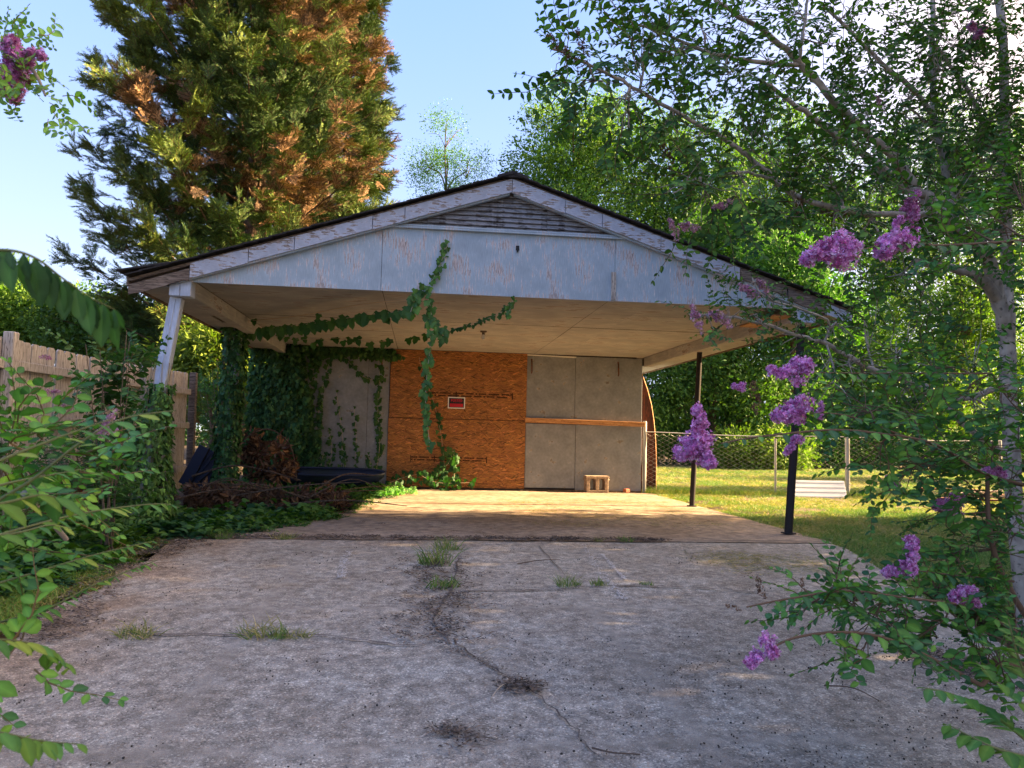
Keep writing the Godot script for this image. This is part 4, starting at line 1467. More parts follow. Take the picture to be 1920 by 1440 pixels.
# tall conifers: a straight trunk, rising bare branches, flat sprays at their outer ends
func build_conifers() -> void:
	var spray := func(pal: Array) -> ArrayMesh:
		var b := MB.new()
		for q in [[Vector3.ZERO, Vector3(0, 1, 0), 0.62], [Vector3(0, 0.12, 0), Vector3(0.62, 0.78, 0.1), 0.42], [Vector3(0, 0.10, 0), Vector3(-0.62, 0.78, -0.1), 0.42], [Vector3(0, 0.26, 0), Vector3(0.55, 0.8, -0.15), 0.32], [Vector3(0, 0.28, 0), Vector3(-0.55, 0.8, 0.15), 0.32]]:
			var d: Vector3 = (q[1] as Vector3).normalized()
			var L: float = q[2]
			b.leaflet(q[0], d, Vector3(0, 0, 1), L, 0.035, 0.2, lin(0.06, 0.05, 0.025))
			for k in 11:
				var u := (k + 1.0) / 11.5
				for s in [-1.0, 1.0]:
					var side = d.cross(Vector3(0, 0, 1)) * s
					var dd = (d * 0.9 + side * 0.75 + Vector3(0, 0, R(-0.35, 0.35))).normalized()
					b.leaflet(q[0] + d * L * u, dd, (Vector3(0, 0, 1) + RV(0.5)).normalized(), 0.125 * (1.15 - 0.6 * u) * R(0.7, 1.3), 0.024, 0.2, pick(pal))
		return b.mesh()
	var live: ArrayMesh = spray.call([Color(0.075, 0.128, 0.039), Color(0.105, 0.158, 0.042), Color(0.057, 0.105, 0.042)])
	var dead: ArrayMesh = spray.call([Color(0.20, 0.135, 0.08), Color(0.25, 0.165, 0.095), Color(0.16, 0.115, 0.07)])
	var specs := [
		["conifer", "huge broad conifer, half green half browned, towering behind the carport's left slope", Vector3(-4.789, 2.504, -22), 24.0, 3.75, 320, false],
		["conifer", "dark green conifer half hidden behind the right side of the browning one", Vector3(-3.636, 2.929, -27), 22.0, 2.8, 170, true],
	]
	for sp in specs:
		var base: Vector3 = sp[2]
		base.y = -0.2
		var H: float = sp[3]
		var RR: float = sp[4]
		var t := thing(sp[0], sp[1], "conifer", base, "conifers behind the carport")
		var b := MB.new()
		var tp := []
		for k in 13: tp.append(Vector3(R(-0.08, 0.08), H * k / 12.0, R(-0.08, 0.08)))
		b.tube(tp, taper(13, 0.30, 0.03), 9)
		put("trunk", b.mesh(), M.bark_brown, t)
		var br := MB.new()
		var sunny := Vector3(0.85, 0, 0.5)
		var lx := []
		var lc := []
		var dx := []
		var dc := []
		var nf := fnl(0.32, 201 + int(H), FastNoiseLite.TYPE_SIMPLEX_SMOOTH, 2)
		for k in sp[5]:
			var u := pow(float(k) / sp[5], 0.9)
			var y := lerpf(0.9, H * 0.985, u)
			var a = k * 2.39996 + R(-0.35, 0.35)
			var reach := RR * pow(1.0 - pow(u, 1.7), 0.8) * R(0.82, 1.12) + 0.25
			if u < 0.16: reach *= 0.72 + u * 1.75
			reach *= 1.0 - 0.10 * cos(a)
			var out := Vector3(cos(a), 0, sin(a))
			var rise: float = lerpf(0.42, 0.9, u) * reach
			var p0 := Vector3(0, y, 0)
			var p1 := p0 + out * reach * 0.45 + Vector3(0, rise * 0.30 + R(-0.15, 0.15), 0) + RV(0.12)
			var p2 := p0 + out * reach + Vector3(0, rise, 0) + RV(0.15)
			var pts := curve([p0, p1, p2], 6)
			br.tube(pts, taper(13, 0.055 * (1.15 - u), 0.008), 5, lin(1, 1, 1), false)
			var nsp := int(24 + 32 * reach / RR * 1.15)
			for s in nsp:
				var w := 0.30 + 0.72 * pow(float(s) / nsp, 0.8)
				var idx := minf(w, 0.999) * 12.0
				var p: Vector3 = (pts[int(idx)] as Vector3).lerp(pts[mini(int(idx) + 1, 12)], fmod(idx, 1.0))
				p += RV(0.34) * (1.25 - w * 0.5)
				var dir := (out * 0.9 + Vector3(0, 0.45, 0) + RV(0.75)).normalized()
				var bs := frame(dir, (UP + RV(0.7)).normalized()).scaled(Vector3.ONE * R(0.55, 1.05))
				var nv := nf.get_noise_3dv(p)
				# browned part on the sunny front
				var front := out.dot(sunny)
				var inner := clampf((0.62 - w) * 3.0, 0.0, 1.0)
				var brown: float = 0.0 if sp[6] else nv * 1.8 + 0.34 * clampf(front, -0.5, 1.0) + inner * 0.45 - 0.28 - (0.3 if u < 0.2 and out.x < 0.3 else 0.0)
				if brown + R(-0.45, 0.45) > 0.32:
					dx.append(Transform3D(bs, p))
					dc.append(Color(0.62, 0.6, 0.6).lerp(Color(1.35, 1.15, 1.0), rng.randf()))
				else:
					lx.append(Transform3D(bs, p))
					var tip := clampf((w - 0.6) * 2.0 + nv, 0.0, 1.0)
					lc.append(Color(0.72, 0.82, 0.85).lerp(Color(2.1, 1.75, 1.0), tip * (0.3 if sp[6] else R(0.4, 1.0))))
		put("branches", br.mesh(), M.bark_brown, t)
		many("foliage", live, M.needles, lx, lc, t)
		if dx.size(): many("dead_foliage", dead, M.needles, dx, dc, t)


# nearest point of a set of paths
func nearest(paths: Array, p: Vector3) -> Vector3:
	var best: Vector3 = paths[0][0]
	for l in paths:
		for q in l:
			if (q as Vector3).distance_squared_to(p) < best.distance_squared_to(p): best = q
	return best


func build_crape_tree() -> void:
	var t := thing("crape_myrtle_tree", "multi-trunked grey crape myrtle tree with leafy arching branches over the driveway", "tree", Vector3(0, 0, 0))
	var trunks := [
		[[Vector3(3.749, -0.151, -4.5), Vector3(3.691, 0.5, -4.5), Vector3(3.66, 1.095, -4.5), Vector3(3.656, 1.43, -4.5), Vector3(3.633, 1.767, -4.5), Vector3(3.585, 1.942, -4.5)], 0.052, 0.046],
		[[Vector3(3.585, 1.942, -4.5), Vector3(3.512, 2.091, -4.45), Vector3(3.403, 2.192, -4.4), Vector3(3.232, 2.254, -4.35), Vector3(3.075, 2.363, -4.3), Vector3(2.973, 2.472, -4.3)], 0.046, 0.032],
		[[Vector3(3.584, 1.901, -4.5), Vector3(3.4, 2.002, -4.4), Vector3(3.14, 2.031, -4.3), Vector3(2.822, 2.035, -4.2)], 0.040, 0.018],
		[[Vector3(3.706, 1.367, -4.55), Vector3(3.865, 2.173, -4.75), Vector3(3.99, 2.966, -4.9), Vector3(4.066, 3.79, -5), Vector3(4.1, 4.492, -5.1)], 0.042, 0.028],
		[[Vector3(2.973, 2.472, -4.3), Vector3(2.786, 2.493, -4.25), Vector3(2.588, 2.608, -4.2), Vector3(2.19, 2.779, -4.1), Vector3(1.95, 2.858, -4), Vector3(1.766, 2.903, -3.9)], 0.030, 0.008],
		[[Vector3(3.059, 2.395, -4.3), Vector3(3.007, 2.505, -4.4), Vector3(2.851, 2.713, -4.4), Vector3(2.583, 2.839, -4.3), Vector3(2.326, 2.973, -4.2), Vector3(2.129, 3.166, -4.2), Vector3(1.871, 3.284, -4.1), Vector3(1.671, 3.306, -4), Vector3(1.533, 3.385, -4)], 0.032, 0.010],
		[[Vector3(2.122, 3.172, -4.2), Vector3(2.145, 3.361, -4.2), Vector3(2.208, 3.655, -4.25)], 0.012, 0.007],
		[[Vector3(2.113, 3.159, -4.2), Vector3(1.749, 3.054, -4), Vector3(1.482, 3.028, -3.9), Vector3(1.257, 3.03, -3.8), Vector3(0.975, 3.052, -3.7)], 0.014, 0.005],
		[[Vector3(3.235, 2.334, -4.4), Vector3(3.385, 2.855, -4.7), Vector3(3.391, 3.186, -4.8), Vector3(3.452, 3.689, -4.9), Vector3(3.538, 4.297, -5)], 0.030, 0.016],
		[[Vector3(3.391, 3.179, -4.8), Vector3(3.164, 3.328, -4.7), Vector3(2.913, 3.406, -4.6), Vector3(2.636, 3.544, -4.5), Vector3(2.423, 3.734, -4.5)], 0.022, 0.010],
		[[Vector3(3.383, 3.112, -4.8), Vector3(3.2, 3.149, -4.7), Vector3(3.022, 3.19, -4.6)], 0.010, 0.005],
		[[Vector3(3.075, 2.363, -4.3), Vector3(2.401, 2.21, -3.9), Vector3(1.926, 2.233, -3.8), Vector3(1.635, 2.447, -3.8), Vector3(1.311, 2.56, -3.7), Vector3(1.006, 2.646, -3.6), Vector3(0.771, 2.697, -3.5), Vector3(0.537, 2.72, -3.4)], 0.018, 0.005],
		[[Vector3(1.94, 2.229, -3.8), Vector3(1.676, 2.304, -3.7), Vector3(1.467, 2.267, -3.6), Vector3(1.269, 2.198, -3.5), Vector3(1.145, 2.121, -3.5)], 0.010, 0.004],
		[[Vector3(3.988, 2.851, -4.9), Vector3(3.698, 3.283, -4.8), Vector3(3.506, 3.568, -4.8), Vector3(3.275, 3.85, -4.8)], 0.022, 0.010],
		[[Vector3(3.654, 1.362, -4.5), Vector3(2.926, 1.219, -4), Vector3(2.416, 1.299, -3.7), Vector3(2.211, 1.325, -3.6), Vector3(1.934, 1.422, -3.5), Vector3(1.723, 1.453, -3.4), Vector3(1.423, 1.5, -3.3), Vector3(1.165, 1.498, -3.2)], 0.020, 0.004],
		[[Vector3(1.934, 1.422, -3.5), Vector3(1.894, 1.447, -3.5), Vector3(1.875, 1.541, -3.45), Vector3(1.522, 1.6, -3.3), Vector3(1.447, 1.693, -3.3)], 0.008, 0.003],
		[[Vector3(3.529, 0.928, -4.4), Vector3(3.104, 1.109, -4.2), Vector3(2.942, 1.327, -4.3), Vector3(2.702, 1.422, -4.4)], 0.022, 0.010],
	]
	var paths := []
	for q in trunks:
		var pts := curve(q[0], 5)
		for k in range(1, pts.size() - 1): pts[k] += RV(0.006)
		paths.append(pts)
		var b := MB.new()
		b.tube(pts, taper(pts.size(), q[1], q[2]), 10 if q[1] > 0.03 else 6)
		put("trunk" if q[1] > 0.05 else "branch", b.mesh(), M.bark_grey, t)
	# leafy sprays: point, reach, number of twigs
	var anchors := [
		[Vector3(0.6, 2.693, -3.4), 0.10, 9], [Vector3(0.736, 2.614, -3.45), 0.14, 14], [Vector3(0.902, 2.547, -3.5), 0.18, 20], [Vector3(1.004, 2.812, -3.6), 0.18, 20], [Vector3(1.113, 3.008, -3.7), 0.18, 18], [Vector3(0.919, 3.13, -3.7), 0.12, 8], [Vector3(1.227, 3.214, -3.8), 0.18, 14],
		[Vector3(1.287, 2.905, -3.8), 0.20, 24], [Vector3(1.437, 3.142, -3.9), 0.20, 20], [Vector3(1.142, 2.501, -3.6), 0.16, 18], [Vector3(1.34, 2.446, -3.7), 0.18, 20], [Vector3(0.929, 2.42, -3.5), 0.10, 8], [Vector3(1.587, 2.918, -3.9), 0.16, 16],
		[Vector3(1.717, 3.31, -4), 0.22, 20], [Vector3(1.887, 3.13, -4.1), 0.20, 18], [Vector3(2.063, 3.45, -4.2), 0.22, 20], [Vector3(2.261, 3.306, -4.2), 0.22, 22], [Vector3(2.578, 3.64, -4.4), 0.24, 22], [Vector3(1.934, 2.841, -4), 0.16, 14],
		[Vector3(2.381, 3.103, -4.3), 0.22, 22], [Vector3(2.778, 3.364, -4.5), 0.22, 20], [Vector3(3.054, 3.739, -4.7), 0.24, 22], [Vector3(2.644, 3.001, -4.4), 0.24, 26], [Vector3(2.325, 2.702, -4.2), 0.24, 26], [Vector3(3.191, 3.283, -4.8), 0.26, 26],
		[Vector3(3.431, 3.788, -4.8), 0.26, 24], [Vector3(3.783, 3.794, -4.9), 0.28, 26], [Vector3(4.111, 3.952, -5), 0.28, 22], [Vector3(3.735, 3.367, -4.9), 0.28, 30], [Vector3(3.935, 3.263, -4.8), 0.28, 28], [Vector3(3.458, 2.969, -4.8), 0.28, 30], [Vector3(2.952, 2.789, -4.5), 0.26, 28],
		[Vector3(2.588, 2.529, -4.2), 0.26, 30], [Vector3(2.158, 2.372, -3.9), 0.22, 24], [Vector3(1.867, 2.377, -3.8), 0.22, 22], [Vector3(1.549, 2.209, -3.6), 0.20, 22], [Vector3(1.322, 2.111, -3.5), 0.16, 16], [Vector3(1.217, 2.207, -3.5), 0.14, 12], [Vector3(1.692, 2.508, -3.8), 0.18, 16],
		[Vector3(3.613, 2.798, -4.6), 0.28, 32], [Vector3(3.631, 2.424, -4.4), 0.26, 26], [Vector3(3.199, 2.502, -4.3), 0.26, 30], [Vector3(2.852, 2.322, -4.2), 0.24, 26], [Vector3(2.401, 2.181, -3.9), 0.22, 22], [Vector3(2.102, 2.108, -3.8), 0.18, 14], [Vector3(3.257, 2.217, -4.2), 0.22, 22],
		[Vector3(2.984, 2.106, -4.2), 0.18, 14], [Vector3(2.649, 1.932, -4.2), 0.20, 14], [Vector3(2.322, 1.885, -4.2), 0.16, 8], [Vector3(3.458, 1.971, -4.2), 0.2, 14],
		[Vector3(1.847, 2.176, -3.7), 0.16, 14], [Vector3(1.733, 2.06, -3.7), 0.14, 8], [Vector3(3.815, 3.46, -4.6), 0.3, 30], [Vector3(3.671, 3.905, -4.7), 0.3, 30], [Vector3(3.322, 3.421, -4.6), 0.28, 26], [Vector3(3.057, 3.009, -4.6), 0.28, 26], [Vector3(3.537, 2.933, -4.5), 0.3, 30], [Vector3(3.392, 3.104, -4.6), 0.28, 24], [Vector3(3.644, 2.696, -4.5), 0.3, 26],
		[Vector3(1.213, 1.477, -3.2), 0.06, 4, 1], [Vector3(1.328, 1.501, -3.25), 0.07, 8, 1], [Vector3(1.497, 1.491, -3.3), 0.08, 11, 1], [Vector3(1.447, 1.657, -3.3), 0.06, 6, 1], [Vector3(1.547, 1.59, -3.3), 0.06, 6, 1], [Vector3(1.723, 1.453, -3.4), 0.10, 11, 1], [Vector3(1.934, 1.512, -3.5), 0.10, 11, 1],
		[Vector3(2.041, 1.324, -3.5), 0.18, 20], [Vector3(2.389, 1.489, -3.7), 0.2, 18], [Vector3(2.481, 1.253, -3.8), 0.22, 24], [Vector3(2.762, 1.382, -3.9), 0.2, 18], [Vector3(2.216, 1.592, -3.7), 0.14, 9], [Vector3(2.805, 1.66, -4), 0.15, 8], [Vector3(3.135, 1.565, -4.1), 0.15, 9], [Vector3(3.117, 1.195, -4), 0.2, 16],
		[Vector3(1.878, 1.236, -3.4), 0.16, 16],
	]
	var xa := []
	var ca := []
	var xb := []
	var cb := []
	var br := MB.new()
	for q in anchors:
		var p: Vector3 = q[0]
		var from := nearest(paths, p)
		var main := curve([from, from.lerp(p, 0.6) + RV(0.03), p], 4)
		br.tube(main, taper(9, 0.007, 0.003), 4, Color.WHITE, false)
		var ax := (p - from).normalized() if p.distance_to(from) > 0.05 else Vector3(-0.8, 0.3, 0.3)
		for k in int(q[2] * 1.1):
			var o = RV().normalized() * q[1] * pow(rng.randf(), 0.4)
			o.z *= 1.3
			var s: Vector3 = main[2 + rng.randi() % 6]
			var e = p + o
			if k % 2 == 0: br.tube([s, s.lerp(e, 0.6) + RV(0.02), e], [0.003, 0.0025, 0.002], 3, Color.WHITE, false)
			var dir = (o.normalized() * 0.8 + ax * 0.5 + Vector3(-0.25, 0.1, 0.0) + RV(0.4)).normalized()
			var bs := frame(dir, (UP + RV(0.6)).normalized()).scaled(Vector3.ONE * R(0.75, 1.15) * (0.6 if q.size() > 3 else 1.0))
			var col := Color(0.75, 0.85, 0.9).lerp(Color(1.35, 1.2, 0.9), rng.randf())
			if k % 2 == 0:
				xa.append(Transform3D(bs, e)); ca.append(col)
			else:
				xb.append(Transform3D(bs, e)); cb.append(col)
	put("twigs", br.mesh(), M.bark_grey, t, Transform3D(), true)
	many("leaves", TW.crape, M.leaf, xa, ca, t)
	many("leaves", TW.crape2, M.leaf, xb, cb, t)
	for q in [[Vector3(2.692, 2.316, -4), 0], [Vector3(3.545, 3.71, -4.6), 1], [Vector3(1.154, 1.475, -3.2), 3], [Vector3(1.267, 1.484, -3.2), 3], [Vector3(1.502, 1.648, -3.3), 3], [Vector3(1.435, 1.633, -3.3), 3], [Vector3(1.147, 1.947, -3.5), 3], [Vector3(1.224, 1.964, -3.5), 3], [Vector3(2.448, 2.994, -4.3), 3], [Vector3(2.749, 3.059, -4.4), 3], [Vector3(1.401, 2.077, -3.5), 3]]:
		put("flower_cluster", FL[q[1]], M.petal, t, Transform3D(frame(Vector3(R(-1, 0), R(-0.2, 0.9), R(-0.2, 0.6)), RV()).scaled(Vector3.ONE * R(0.75, 1.05)), q[0]))
	for q in [Vector3(2.157, 2.196, -3.9), Vector3(3.586, 3.442, -4.6), Vector3(3.276, 2.707, -4.4), Vector3(1.926, 2.211, -3.8), Vector3(3.658, 3.231, -4.6), Vector3(2.754, 2.539, -4.2), Vector3(0.562, 2.74, -3.4), Vector3(0.672, 2.762, -3.4), Vector3(0.637, 2.683, -3.4), Vector3(1.143, 2.342, -3.6)]:
		put("seed_head", SEED, M.dry_leaf, t, Transform3D(frame(Vector3(R(-1, 0), R(0.1, 0.9), R(-0.2, 0.6)), RV()), q))


# ---------------------------------------------------------------- vines
func ivy_meshes(pal: Array, L: float) -> Array:
	var out := []
	for k in 4:
		var b := MB.new()
		b.ivy(Vector3.ZERO, Vector3.UP, Vector3.BACK, L, R(0.15, 0.4), pick(pal))
		out.append(b.mesh())
	return out


# one leaf hanging from p, its face towards out
func ivy_xf(p: Vector3, out: Vector3, spread: float, s: float) -> Transform3D:
	var dir := (Vector3(0, -1, 0) + RV(spread) + out * R(0.1, 0.5)).normalized()
	return Transform3D(frame(dir, (out + RV(spread * 0.7)).normalized()).scaled(Vector3.ONE * s), p)


func strand(t: Node3D, pts: Array, meshes: Array, step: float, spread: float, size: Array, out: Vector3, stem := 0.003, as_nodes := true, off := 0.03) -> void:
	var b := MB.new()
	b.tube(pts, [stem], 5, lin(0.45, 0.36, 0.26), false)
	put("stem", b.mesh(), M.plain, t)
	var xf := []
	var co := []
	var acc := 0.0
	for k in pts.size() - 1:
		var a: Vector3 = pts[k]
		var e: Vector3 = pts[k + 1]
		var d := (e - a).length()
		while acc < d:
			var p := a.lerp(e, acc / d) + RV(off)
			var x := ivy_xf(p, out, spread, R(size[0], size[1]))
			if as_nodes: put("leaf", meshes[rng.randi() % meshes.size()], M.leaf, t, x)
			else:
				xf.append(x)
				co.append(Color.WHITE * R(0.75, 1.25))
			acc += step * R(0.6, 1.4)
		acc -= d
	if not as_nodes: many("leaves", meshes[0], M.leaf, xf, co, t)


func build_vines() -> void:
	var fresh := ivy_meshes([Color(0.11, 0.22, 0.045), Color(0.08, 0.17, 0.045), Color(0.14, 0.25, 0.05), Color(0.06, 0.14, 0.045)], 1.0)
	var dark := ivy_meshes(P_IVY, 1.0)
	var z := Vector3.BACK
	# vine on the gable, its bunch at the lower edge, and the long hanging strand
	var t := thing("gable_vine", "bright green vine climbing the gable and hanging in a long strand before the strand board", "vine")
	strand(t, curve([Vector3(0.205, 2.955, -7.93), Vector3(0.186, 2.842, -7.93), Vector3(0.127, 2.646, -7.93), Vector3(0.055, 2.513, -7.92), Vector3(-0.04, 2.416, -7.92), Vector3(-0.156, 2.35, -7.92)], 4), fresh, 0.016, 0.7, [0.045, 0.075], z, 0.003, true, 0.035)
	strand(t, curve([Vector3(-0.04, 2.416, -7.92), Vector3(-0.101, 2.316, -7.9), Vector3(-0.14, 2.189, -7.9)], 4), fresh, 0.012, 0.6, [0.06, 0.10], z, 0.004, true, 0.05)
	strand(t, curve([Vector3(0.015, 2.376, -7.9), Vector3(0.063, 2.225, -7.9), Vector3(0.081, 2.008, -7.9), Vector3(0.066, 1.79, -7.9), Vector3(0.041, 1.546, -7.9), Vector3(0.04, 1.249, -7.9), Vector3(0.068, 1.036, -7.9), Vector3(0.096, 0.833, -7.9)], 4), fresh, 0.018, 0.5, [0.05, 0.085], z, 0.003, true, 0.03)
	strand(t, curve([Vector3(0.022, 2.176, -7.95), Vector3(0.145, 2.079, -8), Vector3(0.194, 1.915, -8)], 4), dark, 0.02, 0.5, [0.07, 0.10], z, 0.003, true, 0.04)
	# swags below the ceiling
	t = thing("hanging_vine", "dark leafy vine swagged under the ceiling from the gable to the ivy-covered post", "vine")
	strand(t, curve([Vector3(-0.116, 2.261, -8), Vector3(-0.315, 2.244, -8.3), Vector3(-0.621, 2.264, -8.7), Vector3(-0.95, 2.262, -9.1), Vector3(-1.317, 2.268, -9.6), Vector3(-1.715, 2.282, -10.1), Vector3(-2.252, 2.313, -10.8)], 4), dark, 0.062, 0.45, [0.085, 0.155], z, 0.003, true, 0.02)
	strand(t, curve([Vector3(0.038, 2.226, -10.2), Vector3(-0.521, 2.172, -10.4), Vector3(-1.107, 2.229, -10.7), Vector3(-1.701, 2.216, -10.9), Vector3(-2.386, 2.348, -11.1)], 4), dark, 0.15, 0.45, [0.10, 0.14], z, 0.002, true, 0.04)
	strand(t, curve([Vector3(-0.091, 2.334, -8), Vector3(-0.675, 2.364, -8.6), Vector3(-1.51, 2.351, -9.6), Vector3(-2.582, 2.43, -11)], 4), dark, 1.6, 0.4, [0.08, 0.1], z, 0.005)
	t = thing("thin_vine", "thin small-leaved vine swinging under the ceiling towards the gable's middle", "vine")
	strand(t, curve([Vector3(0.179, 2.088, -8.7), Vector3(0.376, 2.134, -8.5), Vector3(0.594, 2.179, -8.3), Vector3(0.774, 2.242, -8.1), Vector3(0.877, 2.318, -7.98)], 4), dark, 0.022, 0.6, [0.035, 0.06], z, 0.003, true, 0.02)
	strand(t, curve([Vector3(0.905, 2.37, -7.95), Vector3(0.879, 2.296, -7.95), Vector3(0.871, 2.201, -7.95)], 3), fresh, 0.010, 0.9, [0.04, 0.065], z, 0.003, true, 0.035)
	t = thing("strand_board_vine", "dark vine climbing the strand board below the hanging strand", "vine")
	strand(t, curve([Vector3(0.456, 0.121, -13.8), Vector3(0.416, 0.539, -13.82), Vector3(0.347, 1.005, -13.85), Vector3(0.199, 1.567, -13.87), Vector3(-0.026, 2.128, -13.88), Vector3(-0.069, 2.317, -13.88)], 4), dark, 0.05, 0.5, [0.07, 0.11], z, 0.003, true, 0.06)
	strand(t, curve([Vector3(0.129, 0.163, -13.78), Vector3(0.492, 0.449, -13.78), Vector3(0.579, 0.683, -13.8), Vector3(0.611, 0.174, -13.75)], 4), dark, 0.022, 0.8, [0.08, 0.13], z, 0.003, true, 0.10)
	strand(t, curve([Vector3(-0.507, 0.117, -13.6), Vector3(-0.058, 0.257, -13.7), Vector3(0.312, 0.131, -13.6), Vector3(0.867, 0.138, -13.65)], 4), dark, 0.02, 0.9, [0.07, 0.12], z, 0.003, false, 0.11)

	# strands and young plants on the grey wall
	t = thing("wall_vine", "dark vine strands arching over the grey wall left of the strand board", "vine")
	for q in [[[Vector3(-1.793, 2.349, -13.88), Vector3(-1.425, 2.315, -13.88), Vector3(-1.119, 1.997, -13.88), Vector3(-0.857, 1.893, -13.88), Vector3(-0.655, 1.965, -13.88)], 0.05], [[Vector3(-0.818, 2.384, -13.88), Vector3(-0.75, 2.009, -13.88), Vector3(-0.767, 1.445, -13.88), Vector3(-0.706, 0.793, -13.86), Vector3(-0.745, 0.328, -13.86)], 0.035], [[Vector3(-1.883, 2.345, -13.87), Vector3(-1.907, 1.598, -13.87), Vector3(-1.928, 0.765, -13.87)], 0.035], [[Vector3(-1.565, 2.403, -13.87), Vector3(-1.715, 1.79, -13.87), Vector3(-1.789, 1.138, -13.87), Vector3(-1.812, 0.583, -13.87)], 0.04], [[Vector3(-2.666, 2.372, -13.7), Vector3(-1.785, 2.387, -13.8), Vector3(-0.593, 2.353, -13.86), Vector3(-0.359, 2.323, -13.86)], 0.022]]:
		strand(t, curve(q[0], 5), dark, q[1], 0.5, [0.07, 0.12], z, 0.003, true, 0.05)
	t = thing("young_creeper", "thin young creepers standing up against the grey wall behind the blue tub", "creeper")
	for q in [[[Vector3(-1.346, 0.317, -13.85), Vector3(-1.351, 0.871, -13.87), Vector3(-1.446, 1.426, -13.88), Vector3(-1.494, 1.704, -13.88)], 0.06], [[Vector3(-1.121, 0.368, -13.85), Vector3(-1.114, 0.876, -13.87), Vector3(-1.17, 1.387, -13.88)], 0.045], [[Vector3(-1.543, 0.389, -13.8), Vector3(-1.524, 0.682, -13.85), Vector3(-1.593, 1.004, -13.87)], 0.03], [[Vector3(-0.875, 0.15, -13.7), Vector3(-0.854, 0.421, -13.8), Vector3(-0.919, 0.603, -13.85)], 0.022], [[Vector3(-1.249, 0.276, -13.8), Vector3(-1.303, 0.504, -13.8), Vector3(-1.364, 0.778, -13.85)], 0.022], [[Vector3(-1.688, 0.272, -13.7), Vector3(-1.659, 0.588, -13.8)], 0.02]]:
		strand(t, curve(q[0], 5), dark, q[1], 0.7, [0.05, 0.09], z, 0.003, true, 0.05)

	# the ivy-clad post, the corner of the wall, and the leaning post
	var mass := func(t2: Node3D, n: int, meshes: Array, f: Callable, size: Array, spread: float) -> void:
		for m in meshes.size():
			var xf := []
			var co := []
			for k in n / meshes.size():
				var q: Array = f.call()
				xf.append(ivy_xf(q[0], q[1], spread, R(size[0], size[1])))
				co.append(Color.WHITE * (pow(rng.randf(), 2.0) * 1.3 + 0.55))
			many("leaves", meshes[m], M.leaf, xf, co, t2)
	var nf := fnl(1.2, 301)
	t = thing("ivy_column", "dense dark ivy wrapping the second left post from floor to beam", "ivy")
	mass.call(t, 2300, dark, func():
		var y := R(0.0, 2.5)
		var a := R(0, TAU)
		var r := 0.15 + 0.08 * nf.get_noise_2d(y * 1.5, a) + 0.10 * clampf(0.5 - y, 0, 1) + 0.16 * clampf(y - 2.1, 0, 1)
		var o := Vector3(cos(a), 0, sin(a))
		return [Vector3(-2.66 + y * 0.03, y, -11.15) + o * r, o], [0.042, 0.085], 0.6)
	var b := MB.new()
	for k in 7:
		var a := k * 0.9
		var pts := []
		for s in 12: pts.append(Vector3(-2.66 + cos(a + s * 0.4) * 0.08, s * 0.21, -11.15 + sin(a + s * 0.4) * 0.08))
		b.tube(pts, [0.007], 4, lin(0.35, 0.28, 0.2), false)
	put("stems", b.mesh(), M.plain, t)
	t = thing("ivy_wall", "thick mass of dark ivy covering the left corner of the carport's back wall", "ivy")
	mass.call(t, 6000, dark, func():
		var x := R(-2.95, -1.72)
		var y := R(0.0, 2.46)
		var bulge := 0.22 + 0.16 * nf.get_noise_2d(x * 2.0, y * 1.5) - 0.12 * clampf((x + 2.1) * 2.0, 0, 1)
		if x > -2.0 and nf.get_noise_2d(x * 3.0, y * 1.0 + 20.0) > 0.05: x -= 0.4
		return [Vector3(x, y, -13.88 + bulge * R(0.3, 1.1)), (Vector3.BACK + RV(0.6)).normalized()], [0.045, 0.10], 0.6)
	mass.call(t, 340, dark, func():
		var x := R(-1.8, -0.5)
		return [Vector3(x, 2.44 - absf(rng.randfn(0, 0.07)), -13.86 + R(0, 0.08)), Vector3.BACK], [0.07, 0.11], 0.5)
	b = MB.new()
	for k in 12:
		var x := R(-2.8, -1.9)
		var pts := []
		for s in 8: pts.append(Vector3(x + 0.08 * sin(s * 0.9 + k), s * 0.33, -13.86 + R(0.0, 0.06)))
		b.tube(pts, [0.008], 4, lin(0.35, 0.28, 0.2), false)
	put("stems", b.mesh(), M.plain, t)
	t = thing("post_vine", "bright green creeper growing thickly round the leaning white post", "vine")
	mass.call(t, 2800, fresh, func():
		var u := pow(rng.randf(), 1.2)
		var y := u * 1.4
		var a := R(0, TAU)
		var r := 0.10 + 0.26 * pow(1.0 - u, 1.4) + 0.07 * nf.get_noise_2d(y * 2.0 + 50.0, a)
		if u > 0.45 and nf.get_noise_2d(y * 2.5, a * 0.8 + 90.0) > 0.28: r = 0.085; a = PI
		var o := Vector3(cos(a), 0, sin(a))
		return [Vector3(-2.77 + y * 0.131 + 0.03, y, -8.06) + o * r, o], [0.035, 0.065], 0.6)
	b = MB.new()
	for k in 9:
		var a := k * 0.8
		var pts := []
		for s in 9: pts.append(Vector3(-2.77 + s * 0.026 + cos(a + s * 0.35) * 0.09, s * 0.2, -8.06 + sin(a + s * 0.35) * 0.09))
		b.tube(pts, [0.004], 4, lin(0.30, 0.25, 0.15), false)
	put("stems", b.mesh(), M.plain, t)


